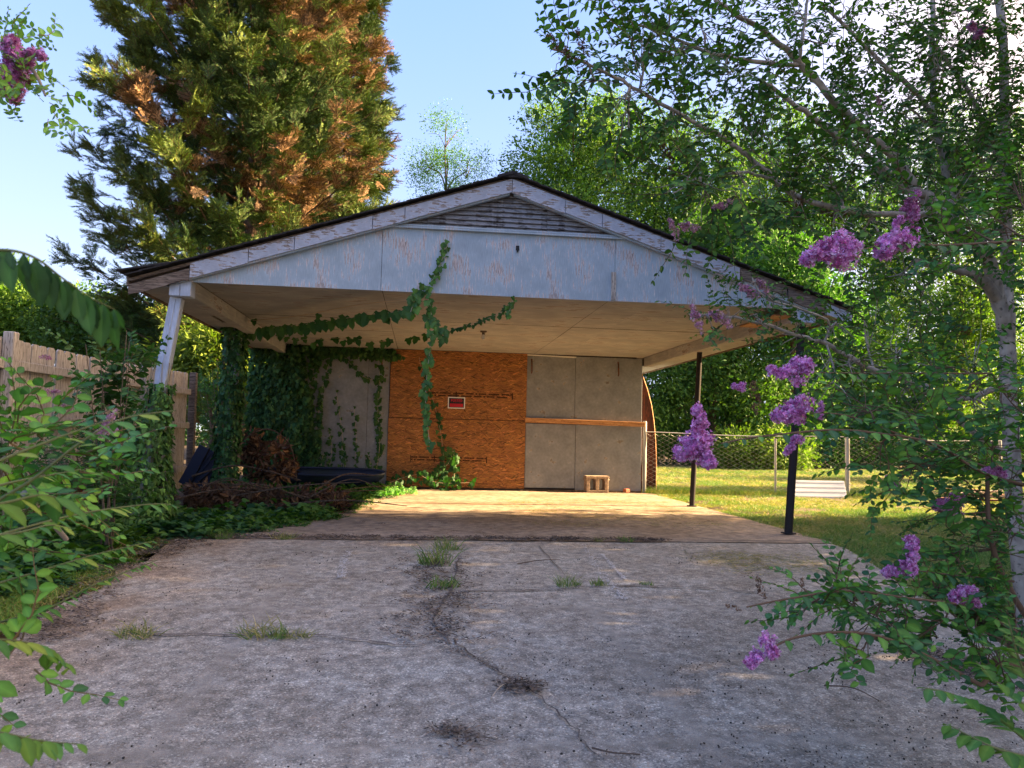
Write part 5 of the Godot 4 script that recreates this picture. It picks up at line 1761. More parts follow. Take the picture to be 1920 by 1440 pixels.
# ---------------------------------------------------------------- growth on the left
func bush(called: String, label: String, category: String, base: Vector3, rad: Vector3, n: int, tw: String, tints: Array, group := "") -> Node3D:
	var t := thing(called, label, category, base, group)
	var b := MB.new()
	var xf := []
	var co := []
	var stems := []
	for k in 9:
		var d := Vector3(R(-1, 1), R(0.9, 2.0), R(-1, 1))
		var tip := Vector3(d.x * rad.x * 0.7, rad.y * R(0.7, 1.0), d.z * rad.z * 0.7)
		var pts := curve([Vector3(R(-0.05, 0.05), -0.05, R(-0.05, 0.05)), tip * Vector3(0.5, 0.5, 0.5) + RV(0.04), tip], 5)
		b.tube(pts, taper(11, 0.008, 0.003), 5, lin(0.13, 0.10, 0.07), false)
		stems.append(pts)
	put("stems", b.mesh(), M.plain, t)
	for k in n:
		var l: Array = stems[rng.randi() % 9]
		var s: Vector3 = l[2 + rng.randi() % 9]
		var out := RV().normalized()
		var p := s + out * Vector3(rad.x, rad.y * 0.5, rad.z) * 0.30 * rng.randf()
		var dir := (out + Vector3(0, 0.5, 0)).normalized()
		xf.append(Transform3D(frame(dir, (UP + RV(0.6)).normalized()).scaled(Vector3.ONE * R(0.6, 1.1)), p))
		co.append((tints[0] as Color).lerp(tints[1], rng.randf()))
	many("leaves", TW[tw], M.leaf, xf, co, t)
	return t


func build_left_growth() -> void:
	var n1 := [Color(0.8, 0.9, 0.9), Color(1.3, 1.25, 1.0)]
	var dk := [Color(0.7, 0.9, 0.9), Color(1.2, 1.2, 1.0)]
	var t := bush("flowering_shrub", "upright dark-leaved shrub with white and pink flowers before the picket fence", "shrub", Vector3(-2.494, 0.528, -6.7) * Vector3(1, 0, 1), Vector3(0.42, 1.75, 0.4), 85, "hib", n1)
	for q in [Vector3(-3.074, 1.235, -6.9), Vector3(-2.631, 1.249, -6.9), Vector3(-2.605, 1.16, -6.9), Vector3(-2.883, 1.224, -7), Vector3(-2.962, 1.127, -6.9), Vector3(-3.224, 1.54, -7.1), Vector3(-3.165, 1.096, -6.8)]:
		put("flower_cluster", FL[3], M.petal, t, Transform3D(rand_basis(R(0.7, 1.1)), q - t.position))
	bush("low_shrub", "dark low shrub filling the corner between fence and leaning post", "shrub", Vector3(-3.35, -0.02, -8.9), Vector3(0.55, 1.0, 0.8), 110, "bush", dk, "dark shrubs by the fence")
	bush("low_shrub", "dark low shrub in front of the timber bin", "shrub", Vector3(-3.2, -0.02, -7.6), Vector3(0.6, 0.75, 0.6), 90, "bush", dk, "dark shrubs by the fence")
	bush("low_shrub", "tall dark shrub between the fence end and the ivy column", "shrub", Vector3(-3.25, -0.02, -13.4), Vector3(0.6, 2.1, 0.6), 170, "bush", [Color(1, 1.1, 0.9), Color(1.7, 1.6, 1.0)], "dark shrubs by the fence")
	bush("low_shrub", "tall dark shrub behind the ivy column and the blue chair", "shrub", Vector3(-2.95, -0.02, -14.9), Vector3(0.7, 2.2, 0.7), 170, "bush", [Color(1, 1.1, 0.9), Color(1.7, 1.6, 1.0)], "dark shrubs by the fence")
	bush("weed_shrub", "leafy pale weed growing at the left edge before the fence", "shrub", Vector3(-3.162, 0.94, -6.4) * Vector3(1, 0, 1), Vector3(0.3, 1.1, 0.3), 40, "hib", [Color(1.2, 1.3, 1.0), Color(2.0, 1.8, 1.0)])

	# creeping ground cover
	var gm := []
	for v in 2:
		var b := MB.new()
		for k in 10:
			var p := Vector3(R(-0.11, 0.11), R(0.02, 0.10), R(-0.11, 0.11))
			var dir := Vector3(R(-1, 1), R(-0.3, 0.2), R(-1, 1)).normalized()
			b.ivy(p, dir, (UP + RV(0.4)).normalized(), R(0.05, 0.085), 0.2, pick(P_IVY if v == 0 else P_FRESH))
		gm.append(b.mesh())
	var xs := [[], []]
	var cs := [[], []]
	var nf := fnl(0.9, 401)
	for k in 5200:
		var z := R(-13.7, -3.0)
		var edge := -2.15
		if z < -7.4: edge = lerpf(-1.75, -0.85, clampf((-7.4 - z) / 1.6, 0.0, 1.0)) + clampf((-9.0 - z) / 4.0, 0.0, 1.0) * 0.55
		edge += nf.get_noise_2d(z * 2.0, 5.0) * 0.35
		var x := edge - absf(R(0, 1)) * 2.6
		if x < -4.0: continue
		if z > -5.5 and x > -2.5: continue
		var v := 0 if nf.get_noise_2d(x * 1.3, z * 1.3) + R(-0.3, 0.3) > 0.06 else 1
		var fade := clampf((edge - x) * 3.0, 0.25, 1.0)
		xs[v].append(Transform3D(Basis(UP, R(0, TAU)).scaled(Vector3(1, R(0.6, 1.6), 1) * R(0.7, 1.2) * fade), Vector3(x, gy(z) - 0.01, z)))
		cs[v].append(Color(0.8, 0.9, 0.9).lerp(Color(1.4, 1.3, 1.0), rng.randf()))
	for v in 2:
		tag(many("ground_cover", gm[v], M.leaf, xs[v], cs[v]), ["dark creeping ivy covering the ground along the driveway's left edge", "lighter green creeper patches among the ground ivy at left"][v], "ground cover")

	# leafy weeds catching the sun by the back wall
	t = thing("sunlit_weeds", "low bright weeds along the slab before the blue tub", "weeds")
	var xf := []
	var co := []
	for k in 420:
		var u := rng.randf()
		var p := Vector3(lerpf(-1.75, -0.15, u) + R(-0.25, 0.2), gy(-12.4), lerpf(-10.9, -12.9, u) + R(-0.35, 0.35))
		xf.append(Transform3D(frame(Vector3(R(-0.6, 0.6), 1, R(-0.6, 0.6)), RV()).scaled(Vector3.ONE * R(0.4, 0.8)), p))
		co.append(Color(1.3, 1.4, 0.9) * R(0.8, 1.3))
	many("leaves", TW.near2, M.leaf, xf, co, t)

	# brush pile of dead branches with dry leaves
	t = thing("brush_pile", "heap of dead brown branches with dry leaves on the slab's left side", "brush pile")
	var dry := MB.new()
	for k in 26:
		var d := RV().normalized()
		dry.leaf(d * 0.10 * rng.randf(), (d + Vector3(0, -0.6, 0)).normalized(), RV().normalized(), R(0.07, 0.13), R(0.03, 0.05), R(0.2, 0.8), R(0.0, 0.5), pick(P_DRY))
	var dm := dry.mesh()
	xf = []
	co = []
	for k in 260:
		var u := rng.randf()
		var p := Vector3(lerpf(-2.65, -0.95, u), 0, -9.6 + rng.randfn(0, 0.28) - u * 0.7)
		p.y = gy(p.z) + absf(rng.randfn(0, 0.085)) * (1.3 - u * 0.6)
		xf.append(Transform3D(rand_basis(R(0.7, 1.2)), p))
		co.append(Color.WHITE * R(0.5, 1.2))
	many("dry_leaves", dm, M.dry_leaf, xf, co, t)
	for k in 15:
		var b := MB.new()
		var a := Vector3(R(-2.9, -1.2), R(0.02, 0.2), -9.6 + R(-0.6, 0.6))
		var d := Vector3(R(0.5, 1.6) * (1 if k % 3 else -1), R(0.0, 0.25), R(-0.4, 0.4))
		b.tube(curve([a, a + d * 0.5 + Vector3(0, R(0.02, 0.2), 0) + RV(0.06), a + d], 5), taper(11, R(0.008, 0.018), 0.004), 6)
		put("dead_branch", b.mesh(), M.bark_brown, t)
	t = thing("dead_bough", "dead bough with hanging brown leaves between the ivy column and the ivy wall", "dead bough")
	xf = []
	co = []
	for k in 34:
		var u := rng.randf()
		var p := Vector3(lerpf(-2.45, -1.85, u) + R(-0.12, 0.12), 0, -11.7 + R(-0.25, 0.25))
		p.y = 0.25 + (0.75 - absf(u - 0.35) * 0.7) * rng.randf()
		xf.append(Transform3D(rand_basis(R(0.7, 1.3)), p))
		co.append(Color.WHITE * R(0.6, 1.4))
	many("dry_leaves", dm, M.dry_leaf, xf, co, t)
	for q in [[Vector3(-2.6, 0.75, -11.5), Vector3(-2.2, 0.98, -11.55), Vector3(-1.85, 0.75, -11.5), Vector3(-1.72, 0.25, -11.4)], [Vector3(-2.3, 0.1, -11.7), Vector3(-2.2, 0.6, -11.7), Vector3(-2.0, 1.0, -11.8)], [Vector3(-2.9, 0.35, -10.5), Vector3(-2.3, 0.50, -10.4), Vector3(-1.5, 0.33, -10.3)]]:
		var b := MB.new()
		b.tube(curve(q, 6), taper(6 * (q.size() - 1) + 1, 0.015, 0.006), 6)
		put("branch", b.mesh(), M.bark_brown, t)


# branch with paired leaves, each leaf a part
func leafy_branch(t: Node3D, ctrl: Array, stem: float, meshes: Array, step: float, size: Array, bark: Color, hang := 0.35, upto := 1.0, start := 0.12) -> void:
	var pts := curve(ctrl, 6)
	var b := MB.new()
	b.tube(pts, taper(pts.size(), stem, stem * 0.35), 6, bark)
	put("branch", b.mesh(), M.plain, t)
	var total := 0.0
	for k in pts.size() - 1: total += (pts[k] as Vector3).distance_to(pts[k + 1])
	var at := total * start
	while at < total * upto:
		var d := at
		var k := 0
		while k < pts.size() - 2 and d > (pts[k] as Vector3).distance_to(pts[k + 1]):
			d -= (pts[k] as Vector3).distance_to(pts[k + 1])
			k += 1
		var a: Vector3 = pts[k]
		var e: Vector3 = pts[k + 1]
		var tan_ := (e - a).normalized()
		var p := a + tan_ * d
		var side := tan_.cross(UP).normalized()
		var u := at / total
		for s in [-1.0, 1.0]:
			if rng.randf() < 0.06: continue
			if hang > 2.0:
				var hd: Vector3 = (Vector3(0, -1.0 if s > 0 else R(-1.0, 0.4), 0) + tan_ * R(0.0, 0.4) + RV(0.15)).normalized()
				put("leaf", meshes[rng.randi() % meshes.size()], M.leaf, t, Transform3D(frame(hd, (Vector3.BACK + RV(0.3)).normalized()).scaled(Vector3.ONE * R(size[0], size[1]) * (1.0 if s > 0 else 0.6)), p))
				continue
			var dir: Vector3 = (side * s * R(0.7, 1.0) + tan_ * R(0.25, 0.65) + Vector3(0, R(-hang * 1.3, -hang * 0.2), 0)).normalized()
			var nr = (UP + side * s * 0.25 + RV(0.25)).normalized()
			var sc := R(size[0], size[1]) * (1.05 - 0.45 * pow(u, 4.0))
			put("leaf", meshes[rng.randi() % meshes.size()], M.leaf, t, Transform3D(frame(dir, nr).scaled(Vector3.ONE * sc), p))
		at += step * R(0.8, 1.2)


func near_leaves(pal: Array, w: float) -> Array:
	var out := []
	for k in 6:
		var b := MB.new()
		b.leaf(Vector3.ZERO, Vector3.UP, Vector3.BACK, 1.0, w * R(0.9, 1.1), R(0.12, 0.35), R(0.05, 0.35), pick(pal))
		out.append(b.mesh())
	return out


func build_near_shrubs() -> void:
	var gl := near_leaves(P_NEAR, 0.56)
	var ll := near_leaves([Color(0.060, 0.150, 0.045), Color(0.085, 0.190, 0.045), Color(0.050, 0.130, 0.050), Color(0.130, 0.240, 0.040), Color(0.20, 0.26, 0.045), Color(0.065, 0.140, 0.040)], 0.50)
	var brown := lin(0.13, 0.08, 0.05)
	# the low crape myrtle at the right
	var t := thing("crape_myrtle_shrub", "purple-flowered crape myrtle shrub reaching over the driveway's right side", "shrub")
	var brs := [
		[[Vector3(2.261, 0.823, -2.7), Vector3(2.001, 0.872, -2.6), Vector3(1.748, 0.969, -2.5), Vector3(1.472, 0.999, -2.4), Vector3(1.27, 1.003, -2.3), Vector3(1.106, 0.989, -2.25), Vector3(0.95, 0.97, -2.2), Vector3(0.864, 0.953, -2.18)], 0.006],
		[[Vector3(2.092, 0.306, -2.5), Vector3(1.802, 0.436, -2.4), Vector3(1.513, 0.488, -2.3), Vector3(1.263, 0.53, -2.2), Vector3(1.032, 0.528, -2.1), Vector3(0.887, 0.516, -2.05)], 0.006],
		[[Vector3(1.759, 0.221, -2.3), Vector3(1.479, 0.353, -2.2), Vector3(1.315, 0.413, -2.15), Vector3(1.157, 0.435, -2.1), Vector3(1.023, 0.434, -2.05), Vector3(0.951, 0.419, -2.02)], 0.007],
		[[Vector3(2.229, 1.729, -2.6), Vector3(1.998, 1.693, -2.55), Vector3(1.776, 1.661, -2.5), Vector3(1.624, 1.65, -2.45), Vector3(1.477, 1.617, -2.4), Vector3(1.351, 1.573, -2.36)], 0.006],
		[[Vector3(2.121, 0.88, -2.7), Vector3(1.716, 0.99, -2.6), Vector3(1.409, 1.054, -2.45), Vector3(1.252, 1.057, -2.4)], 0.005],
		[[Vector3(2.128, 1.239, -2.7), Vector3(1.718, 1.218, -2.6), Vector3(1.458, 1.202, -2.5), Vector3(1.243, 1.19, -2.4)], 0.004],
		[[Vector3(2.118, 0.486, -2.6), Vector3(1.839, 0.522, -2.5), Vector3(1.617, 0.556, -2.4)], 0.005],
		[[Vector3(1.76, 0.432, -2.5), Vector3(1.65, 0.495, -2.45), Vector3(1.608, 0.552, -2.42)], 0.004],
	]
	var paths := []
	for q in brs:
		paths.append(curve(q[0], 6))
		leafy_branch(t, q[0], q[1], gl, 0.055, [0.040, 0.062], brown, 0.3)
	# stems rising from the ground at the right edge
	for q in [[Vector3(2.75, -0.15, -2.9), Vector3(2.157, 0.487, -2.7), Vector3(2.1, 0.879, -2.7)], [Vector3(2.7, -0.15, -2.8), Vector3(2.05, 0.217, -2.5), Vector3(1.759, 0.221, -2.3)], [Vector3(2.8, -0.15, -2.95), Vector3(2.425, 0.84, -2.8), Vector3(2.35, 1.369, -2.7), Vector3(2.229, 1.729, -2.6)], [Vector3(2.72, -0.15, -2.85), Vector3(2.113, 0.225, -2.6), Vector3(2.092, 0.306, -2.5)]]:
		var b := MB.new()
		var pts := curve(q, 6)
		b.tube(pts, taper(pts.size(), 0.014, 0.007), 7, brown)
		put("stem", b.mesh(), M.plain, t)
		paths.append(pts)
	var anchors := [
		[Vector3(1.615, 0.931, -2.6), 0.08, 9], [Vector3(1.781, 0.873, -2.7), 0.13, 18], [Vector3(2.023, 0.935, -2.8), 0.14, 18], [Vector3(2.202, 0.98, -2.8), 0.14, 18], [Vector3(1.556, 1.099, -2.6), 0.10, 13], [Vector3(1.783, 1.089, -2.7), 0.12, 15], 
		[Vector3(1.905, 0.719, -2.7), 0.10, 12], [Vector3(2.131, 0.753, -2.8), 0.13, 17], [Vector3(2.266, 0.837, -2.8), 0.13, 14], [Vector3(1.874, 0.597, -2.6), 0.11, 14], [Vector3(2.116, 0.585, -2.7), 0.12, 15], [Vector3(2.203, 0.644, -2.7), 0.1, 10],
		[Vector3(1.761, 0.486, -2.5), 0.11, 15], [Vector3(2.014, 0.448, -2.6), 0.12, 15], [Vector3(1.542, 0.453, -2.4), 0.09, 14], [Vector3(1.337, 0.475, -2.3), 0.08, 12], [Vector3(1.241, 0.532, -2.25), 0.06, 8], [Vector3(1.407, 0.426, -2.3), 0.07, 10], [Vector3(1.651, 0.368, -2.4), 0.09, 12], [Vector3(1.819, 0.351, -2.4), 0.1, 13], [Vector3(2.034, 0.378, -2.5), 0.1, 12],
		[Vector3(1.832, 0.294, -2.3), 0.08, 10], [Vector3(1.147, 0.496, -2.2), 0.05, 7], [Vector3(1.312, 0.365, -2.2), 0.035, 3], [Vector3(2.213, 1.121, -2.7), 0.13, 12], [Vector3(2.093, 1.163, -2.8), 0.12, 11], [Vector3(1.961, 1.262, -2.8), 0.1, 8],
		[Vector3(2.183, 1.814, -2.7), 0.12, 12], [Vector3(2.007, 1.804, -2.7), 0.1, 9], [Vector3(2.313, 2.021, -2.8), 0.12, 9], [Vector3(2.137, 1.708, -2.7), 0.09, 8], [Vector3(1.889, 1.672, -2.6), 0.06, 5],
	]
	var br := MB.new()
	var xs := [[], []]
	var cs := [[], []]
	for q in anchors:
		var p: Vector3 = q[0]
		var from := nearest(paths, p)
		var main := curve([from, from.lerp(p, 0.5) + RV(0.015), p], 4)
		br.tube(main, taper(9, 0.004, 0.002), 4, brown, false)
		for k in q[2]:
			var o = RV().normalized() * q[1] * pow(rng.randf(), 0.4)
			var e = p + o
			br.tube([main[4 + rng.randi() % 5], e], [0.002, 0.0015], 3, brown, false)
			var dir = (o.normalized() + Vector3(-0.5, 0.25, 0.1) + RV(0.4)).normalized()
			xs[k % 2].append(Transform3D(frame(dir, (UP + RV(0.5)).normalized()).scaled(Vector3.ONE * R(0.6, 1.0)), e))
			cs[k % 2].append(Color(0.75, 0.85, 0.95).lerp(Color(1.35, 1.25, 0.95), rng.randf()))
	put("twigs", br.mesh(), M.plain, t, Transform3D(), true)
	many("leaves", TW.near, M.leaf, xs[0], cs[0], t)
	many("leaves", TW.near2, M.leaf, xs[1], cs[1], t)
	# bright young leaves low at the right corner
	var b2 := near_leaves([Color(0.09, 0.20, 0.04), Color(0.07, 0.17, 0.045), Color(0.12, 0.24, 0.04)], 0.6)
	for q in [[[Vector3(1.577, 0.207, -1.9), Vector3(1.428, 0.307, -1.85), Vector3(1.292, 0.364, -1.8), Vector3(1.23, 0.377, -1.8)], 0.004], [[Vector3(1.587, 0.341, -1.9), Vector3(1.552, 0.436, -1.9), Vector3(1.531, 0.518, -1.9)], 0.004], [[Vector3(1.503, 0.323, -1.8), Vector3(1.433, 0.375, -1.8), Vector3(1.363, 0.439, -1.8)], 0.004], [[Vector3(1.417, 0.25, -1.7), Vector3(1.324, 0.276, -1.7), Vector3(1.255, 0.307, -1.75)], 0.004]]:
		leafy_branch(t, q[0], q[1], b2, 0.022, [0.045, 0.072], lin(0.15, 0.16, 0.06), 0.25)
	# flowers: place, length, which way the spike points
	for q in [[Vector3(1.278, 1.569, -2.36), 1.0, Vector3(-1, -0.25, 0.1), 0], [Vector3(1.555, 1.631, -2.44), 0.95, Vector3(-0.5, -0.35, 0.4), 1], [Vector3(1.579, 1.687, -2.44), 0.45, Vector3(0.1, 0.9, 0.3), 2], [Vector3(1.176, 1.19, -2.4), 0.70, Vector3(-1, -0.05, 0.2), 2], [Vector3(1.174, 1.057, -2.4), 0.76, Vector3(-0.9, -0.25, 0.3), 0], [Vector3(0.806, 0.924, -2.17), 0.62, Vector3(0.2, -0.5, 0.5), 1], [Vector3(0.796, 1, -2.17), 0.60, Vector3(-0.2, 0.7, 0.3), 2], [Vector3(0.765, 0.93, -2.18), 0.58, Vector3(-0.95, -0.3, 0.2), 0],
		[Vector3(1.599, 0.604, -2.42), 0.72, Vector3(0.0, 0.9, 0.3), 1], [Vector3(1.543, 0.559, -2.4), 0.55, Vector3(-0.95, -0.1, 0.3), 2], [Vector3(1.765, 0.467, -2.4), 0.64, Vector3(-1, -0.1, 0.3), 0], [Vector3(0.91, 0.397, -2.02), 0.52, Vector3(-0.8, -0.5, 0.2), 1], [Vector3(2.121, 0.872, -2.7), 0.46, Vector3(-0.9, 0.1, 0.3), 2], [Vector3(1.931, 0.749, -2.7), 0.66, Vector3(-1, 0.0, 0.2), 0], [Vector3(1.718, 0.833, -2.7), 0.34, Vector3(-0.6, 0.3, 0.3), 1], [Vector3(1.312, 1.069, -2.45), 0.28, Vector3(0, 0.9, 0.2), 2], [Vector3(1.187, 0.952, -2.4), 0.38, Vector3(-0.6, -0.6, 0.2), 2], [Vector3(0.962, 1.13, -2.3), 0.26, Vector3(-1, 0.1, 0.3), 0]]:
		put("flower_cluster", FL[q[3]], M.petal, t, Transform3D(frame(q[2], RV()).scaled(Vector3.ONE * q[1] * 1.15), q[0]))
	for q in [[Vector3(1.018, 1.105, -2.3), 0.7, Vector3(-0.3, 0.9, 0.2)], [Vector3(0.837, 0.52, -2.03), 0.3, Vector3(-1, 0.2, 0)], [Vector3(0.924, 0.57, -2.05), 0.45, Vector3(-0.3, 0.8, 0.2)], [Vector3(1.071, 0.568, -2.1), 0.3, Vector3(-0.3, 0.8, 0.2)], [Vector3(1.616, 1.222, -2.7), 0.5, Vector3(0, -1, 0.2)]]:
		put("seed_head", SEED, M.dry_leaf, t, Transform3D(frame(q[2], RV()).scaled(Vector3.ONE * q[1]), q[0]))

	# near shrub at the left edge, its branches reaching into the view
	t = thing("leafy_shrub", "large-leaved green shrub with long arching branches close by the driveway's left side", "shrub")
	var lb := [
		[[Vector3(-0.561, 1.171, -1.02), Vector3(-0.512, 1.174, -1.02), Vector3(-0.485, 1.167, -1.03), Vector3(-0.464, 1.149, -1.05), Vector3(-0.438, 1.129, -1.07), Vector3(-0.415, 1.117, -1.1)], 0.0022, 0.0145, [0.042, 0.060], 2.2, 0.08],
		[[Vector3(-0.647, 0.829, -1.25), Vector3(-0.598, 0.874, -1.3), Vector3(-0.551, 0.932, -1.35), Vector3(-0.505, 0.973, -1.4), Vector3(-0.434, 0.991, -1.45)], 0.003, 0.039, [0.033, 0.058], 0.3, 0.12],
		[[Vector3(-0.625, 0.894, -1.2), Vector3(-0.578, 0.925, -1.25), Vector3(-0.54, 0.95, -1.3), Vector3(-0.504, 0.972, -1.35)], 0.003, 0.031, [0.030, 0.052], 0.3, 0.1],
		[[Vector3(-0.79, 0.746, -1.5), Vector3(-0.737, 0.767, -1.7), Vector3(-0.691, 0.775, -1.85), Vector3(-0.624, 0.775, -2), Vector3(-0.595, 0.761, -2.05)], 0.003, 0.0292, [0.030, 0.047], 0.45, 0.3],
		[[Vector3(-0.889, 0.623, -1.7), Vector3(-0.816, 0.642, -1.8), Vector3(-0.746, 0.66, -1.95), Vector3(-0.67, 0.671, -2.1)], 0.003, 0.0236, [0.025, 0.045], 0.5, 0.1],
		[[Vector3(-0.91, 0.537, -1.75), Vector3(-0.834, 0.542, -1.9), Vector3(-0.78, 0.573, -2.05), Vector3(-0.686, 0.608, -2.2)], 0.003, 0.0249, [0.021, 0.039], 0.4, 0.1],
		[[Vector3(-0.649, 0.643, -1.25), Vector3(-0.614, 0.629, -1.3), Vector3(-0.589, 0.604, -1.35), Vector3(-0.567, 0.556, -1.4)], 0.0025, 0.0168, [0.027, 0.045], 0.5, 0.1],
		[[Vector3(-0.564, 0.573, -1.1), Vector3(-0.528, 0.555, -1.12), Vector3(-0.49, 0.537, -1.14), Vector3(-0.453, 0.525, -1.16)], 0.0022, 0.0140, [0.024, 0.039], 0.5, 0.2],
		[[Vector3(-0.608, 0.839, -1.15), Vector3(-0.579, 0.849, -1.2), Vector3(-0.551, 0.854, -1.25), Vector3(-0.517, 0.825, -1.3)], 0.003, 0.028, [0.033, 0.056], 0.5, 0.1],
		[[Vector3(-0.738, 0.769, -1.4), Vector3(-0.688, 0.772, -1.45), Vector3(-0.658, 0.78, -1.5), Vector3(-0.643, 0.77, -1.55)], 0.003, 0.030, [0.030, 0.052], 0.5, 0.1],
		[[Vector3(-0.778, 0.84, -1.5), Vector3(-0.755, 0.853, -1.6), Vector3(-0.742, 0.859, -1.7), Vector3(-0.732, 0.865, -1.8)], 0.003, 0.043, [0.027, 0.048], 0.35, 0.1],
	]
	var tl := near_leaves([Color(0.050, 0.115, 0.045), Color(0.065, 0.145, 0.045), Color(0.055, 0.125, 0.055)], 0.48)
	for q in lb:
		leafy_branch(t, q[0], q[1], tl if q[4] > 2.0 else ll, q[2], q[3], lin(0.11, 0.13, 0.05), q[4], 1.0, q[5])
	for q in [[Vector3(-0.831, -0.042, -1.5), Vector3(-0.81, 0.397, -1.5), Vector3(-0.776, 0.681, -1.45), Vector3(-0.777, 0.953, -1.45)], [Vector3(-0.695, 0.024, -1.2), Vector3(-0.659, 0.598, -1.15), Vector3(-0.604, 0.954, -1.08), Vector3(-0.561, 1.171, -1.02)]]:
		var b := MB.new()
		var pts := curve(q, 6)
		b.tube(pts, taper(pts.size(), 0.012, 0.005), 7, lin(0.16, 0.12, 0.08))
		put("stem", b.mesh(), M.plain, t)
	var b := MB.new()
	b.tube(curve([Vector3(-1.077, 0.771, -2.3), Vector3(-1.07, 0.71, -2.4), Vector3(-1.042, 0.619, -2.5)], 5), taper(11, 0.010, 0.007), 6, lin(0.30, 0.25, 0.2))
	put("dead_stem", b.mesh(), M.plain, t)
	for q in [[Vector3(-0.64, 0.97, -1.7), 0.42, Vector3(-0.4, -0.6, 0.2)], [Vector3(-0.649, 0.946, -1.7), 0.40, Vector3(-0.7, -0.3, 0.2)]]:
		put("flower_cluster", FL[3], M.petal, t, Transform3D(frame(q[2], RV()).scaled(Vector3.ONE * q[1]), q[0]))
	# second layer of leaves filling in behind
	xs = [[], []]
	cs = [[], []]
	for q in [[Vector3(-0.959, 0.877, -2), 0.10, 12], [Vector3(-0.964, 0.885, -2.2), 0.10, 10], [Vector3(-1.035, 0.758, -2.2), 0.11, 12], [Vector3(-1.069, 0.661, -2.2), 0.10, 10], [Vector3(-1.032, 0.828, -2.5), 0.08, 6], [Vector3(-0.8, 0.486, -1.7), 0.05, 4]]:
		for k in q[2]:
			var o = RV().normalized() * q[1] * pow(rng.randf(), 0.4)
			var dir = (o.normalized() + Vector3(0.5, 0.3, 0.1) + RV(0.4)).normalized()
			xs[k % 2].append(Transform3D(frame(dir, (UP + RV(0.4)).normalized()).scaled(Vector3.ONE * R(0.8, 1.2)), q[0] + o))
			cs[k % 2].append(Color(0.9, 1.0, 0.95).lerp(Color(1.7, 1.5, 0.95), rng.randf()))
	many("leaves", TW.near, M.leaf, xs[0], cs[0], t)
	many("leaves", TW.near2, M.leaf, xs[1], cs[1], t)
	# flowering bough high at the left edge
	t = thing("flowering_bough", "crape myrtle bough with faded purple flowers hanging in at the sky's left edge", "tree bough")
	xs = []
	cs = []
	var pth := curve([Vector3(-1.697, 2.221, -2.6), Vector3(-1.449, 2.155, -2.5), Vector3(-1.272, 2.084, -2.4), Vector3(-1.154, 1.989, -2.35), Vector3(-1.089, 1.892, -2.3)], 6)
	b = MB.new()
	b.tube(pth, taper(pth.size(), 0.012, 0.003), 6, lin(0.25, 0.2, 0.15))
	put("branch", b.mesh(), M.plain, t)
	for k in 46:
		var s: Vector3 = pth[6 + rng.randi() % (pth.size() - 6)]
		var o := RV().normalized() * R(0.02, 0.11)
		xs.append(Transform3D(frame((o.normalized() + Vector3(0.3, 0.1, 0)).normalized(), RV()).scaled(Vector3.ONE * R(0.35, 0.65)), s + o))
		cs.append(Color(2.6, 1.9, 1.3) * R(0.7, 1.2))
	many("leaves", TW.near2, M.leaf, xs, cs, t)
	for q in [[Vector3(-1.197, 1.985, -2.35), 0.9, Vector3(0.2, 0.3, 0.2), 0], [Vector3(-1.228, 2.015, -2.35), 0.9, Vector3(0.4, 0.6, 0.3), 1], [Vector3(-1.171, 2.019, -2.35), 0.7, Vector3(0.6, 0.1, 0.3), 2], [Vector3(-1.234, 1.941, -2.4), 0.7, Vector3(0.3, -0.6, 0.3), 0]]:
		put("flower_cluster", FL[q[3]], M.petal, t, Transform3D(frame(q[2], RV()).scaled(Vector3.ONE * q[1]), q[0]))


# ---------------------------------------------------------------- grass, weeds, litter
func tuft(n: int, rad: float, h: float, pal: Array, lean: float) -> ArrayMesh:
	var b := MB.new()
	for k in n:
		var a := R(0, TAU)
		var p := Vector3(cos(a), 0, sin(a)) * rad * sqrt(rng.randf())
		var d := (UP + Vector3(R(-1, 1), 0, R(-1, 1)) * lean).normalized()
		var side := d.cross(RV()).normalized() * R(0.0015, 0.003)
		var H := h * R(0.5, 1.2)
		var m := p + d * H * 0.55
		var tip := p + d * H + Vector3(d.x, -0.25, d.z) * H * 0.35
		var c := pick(pal)
		b.quad(p - side, p + side, m + side * 0.8, m - side * 0.8, c)
		b.tri(m - side * 0.8, m + side * 0.8, tip, c)
	return b.mesh()


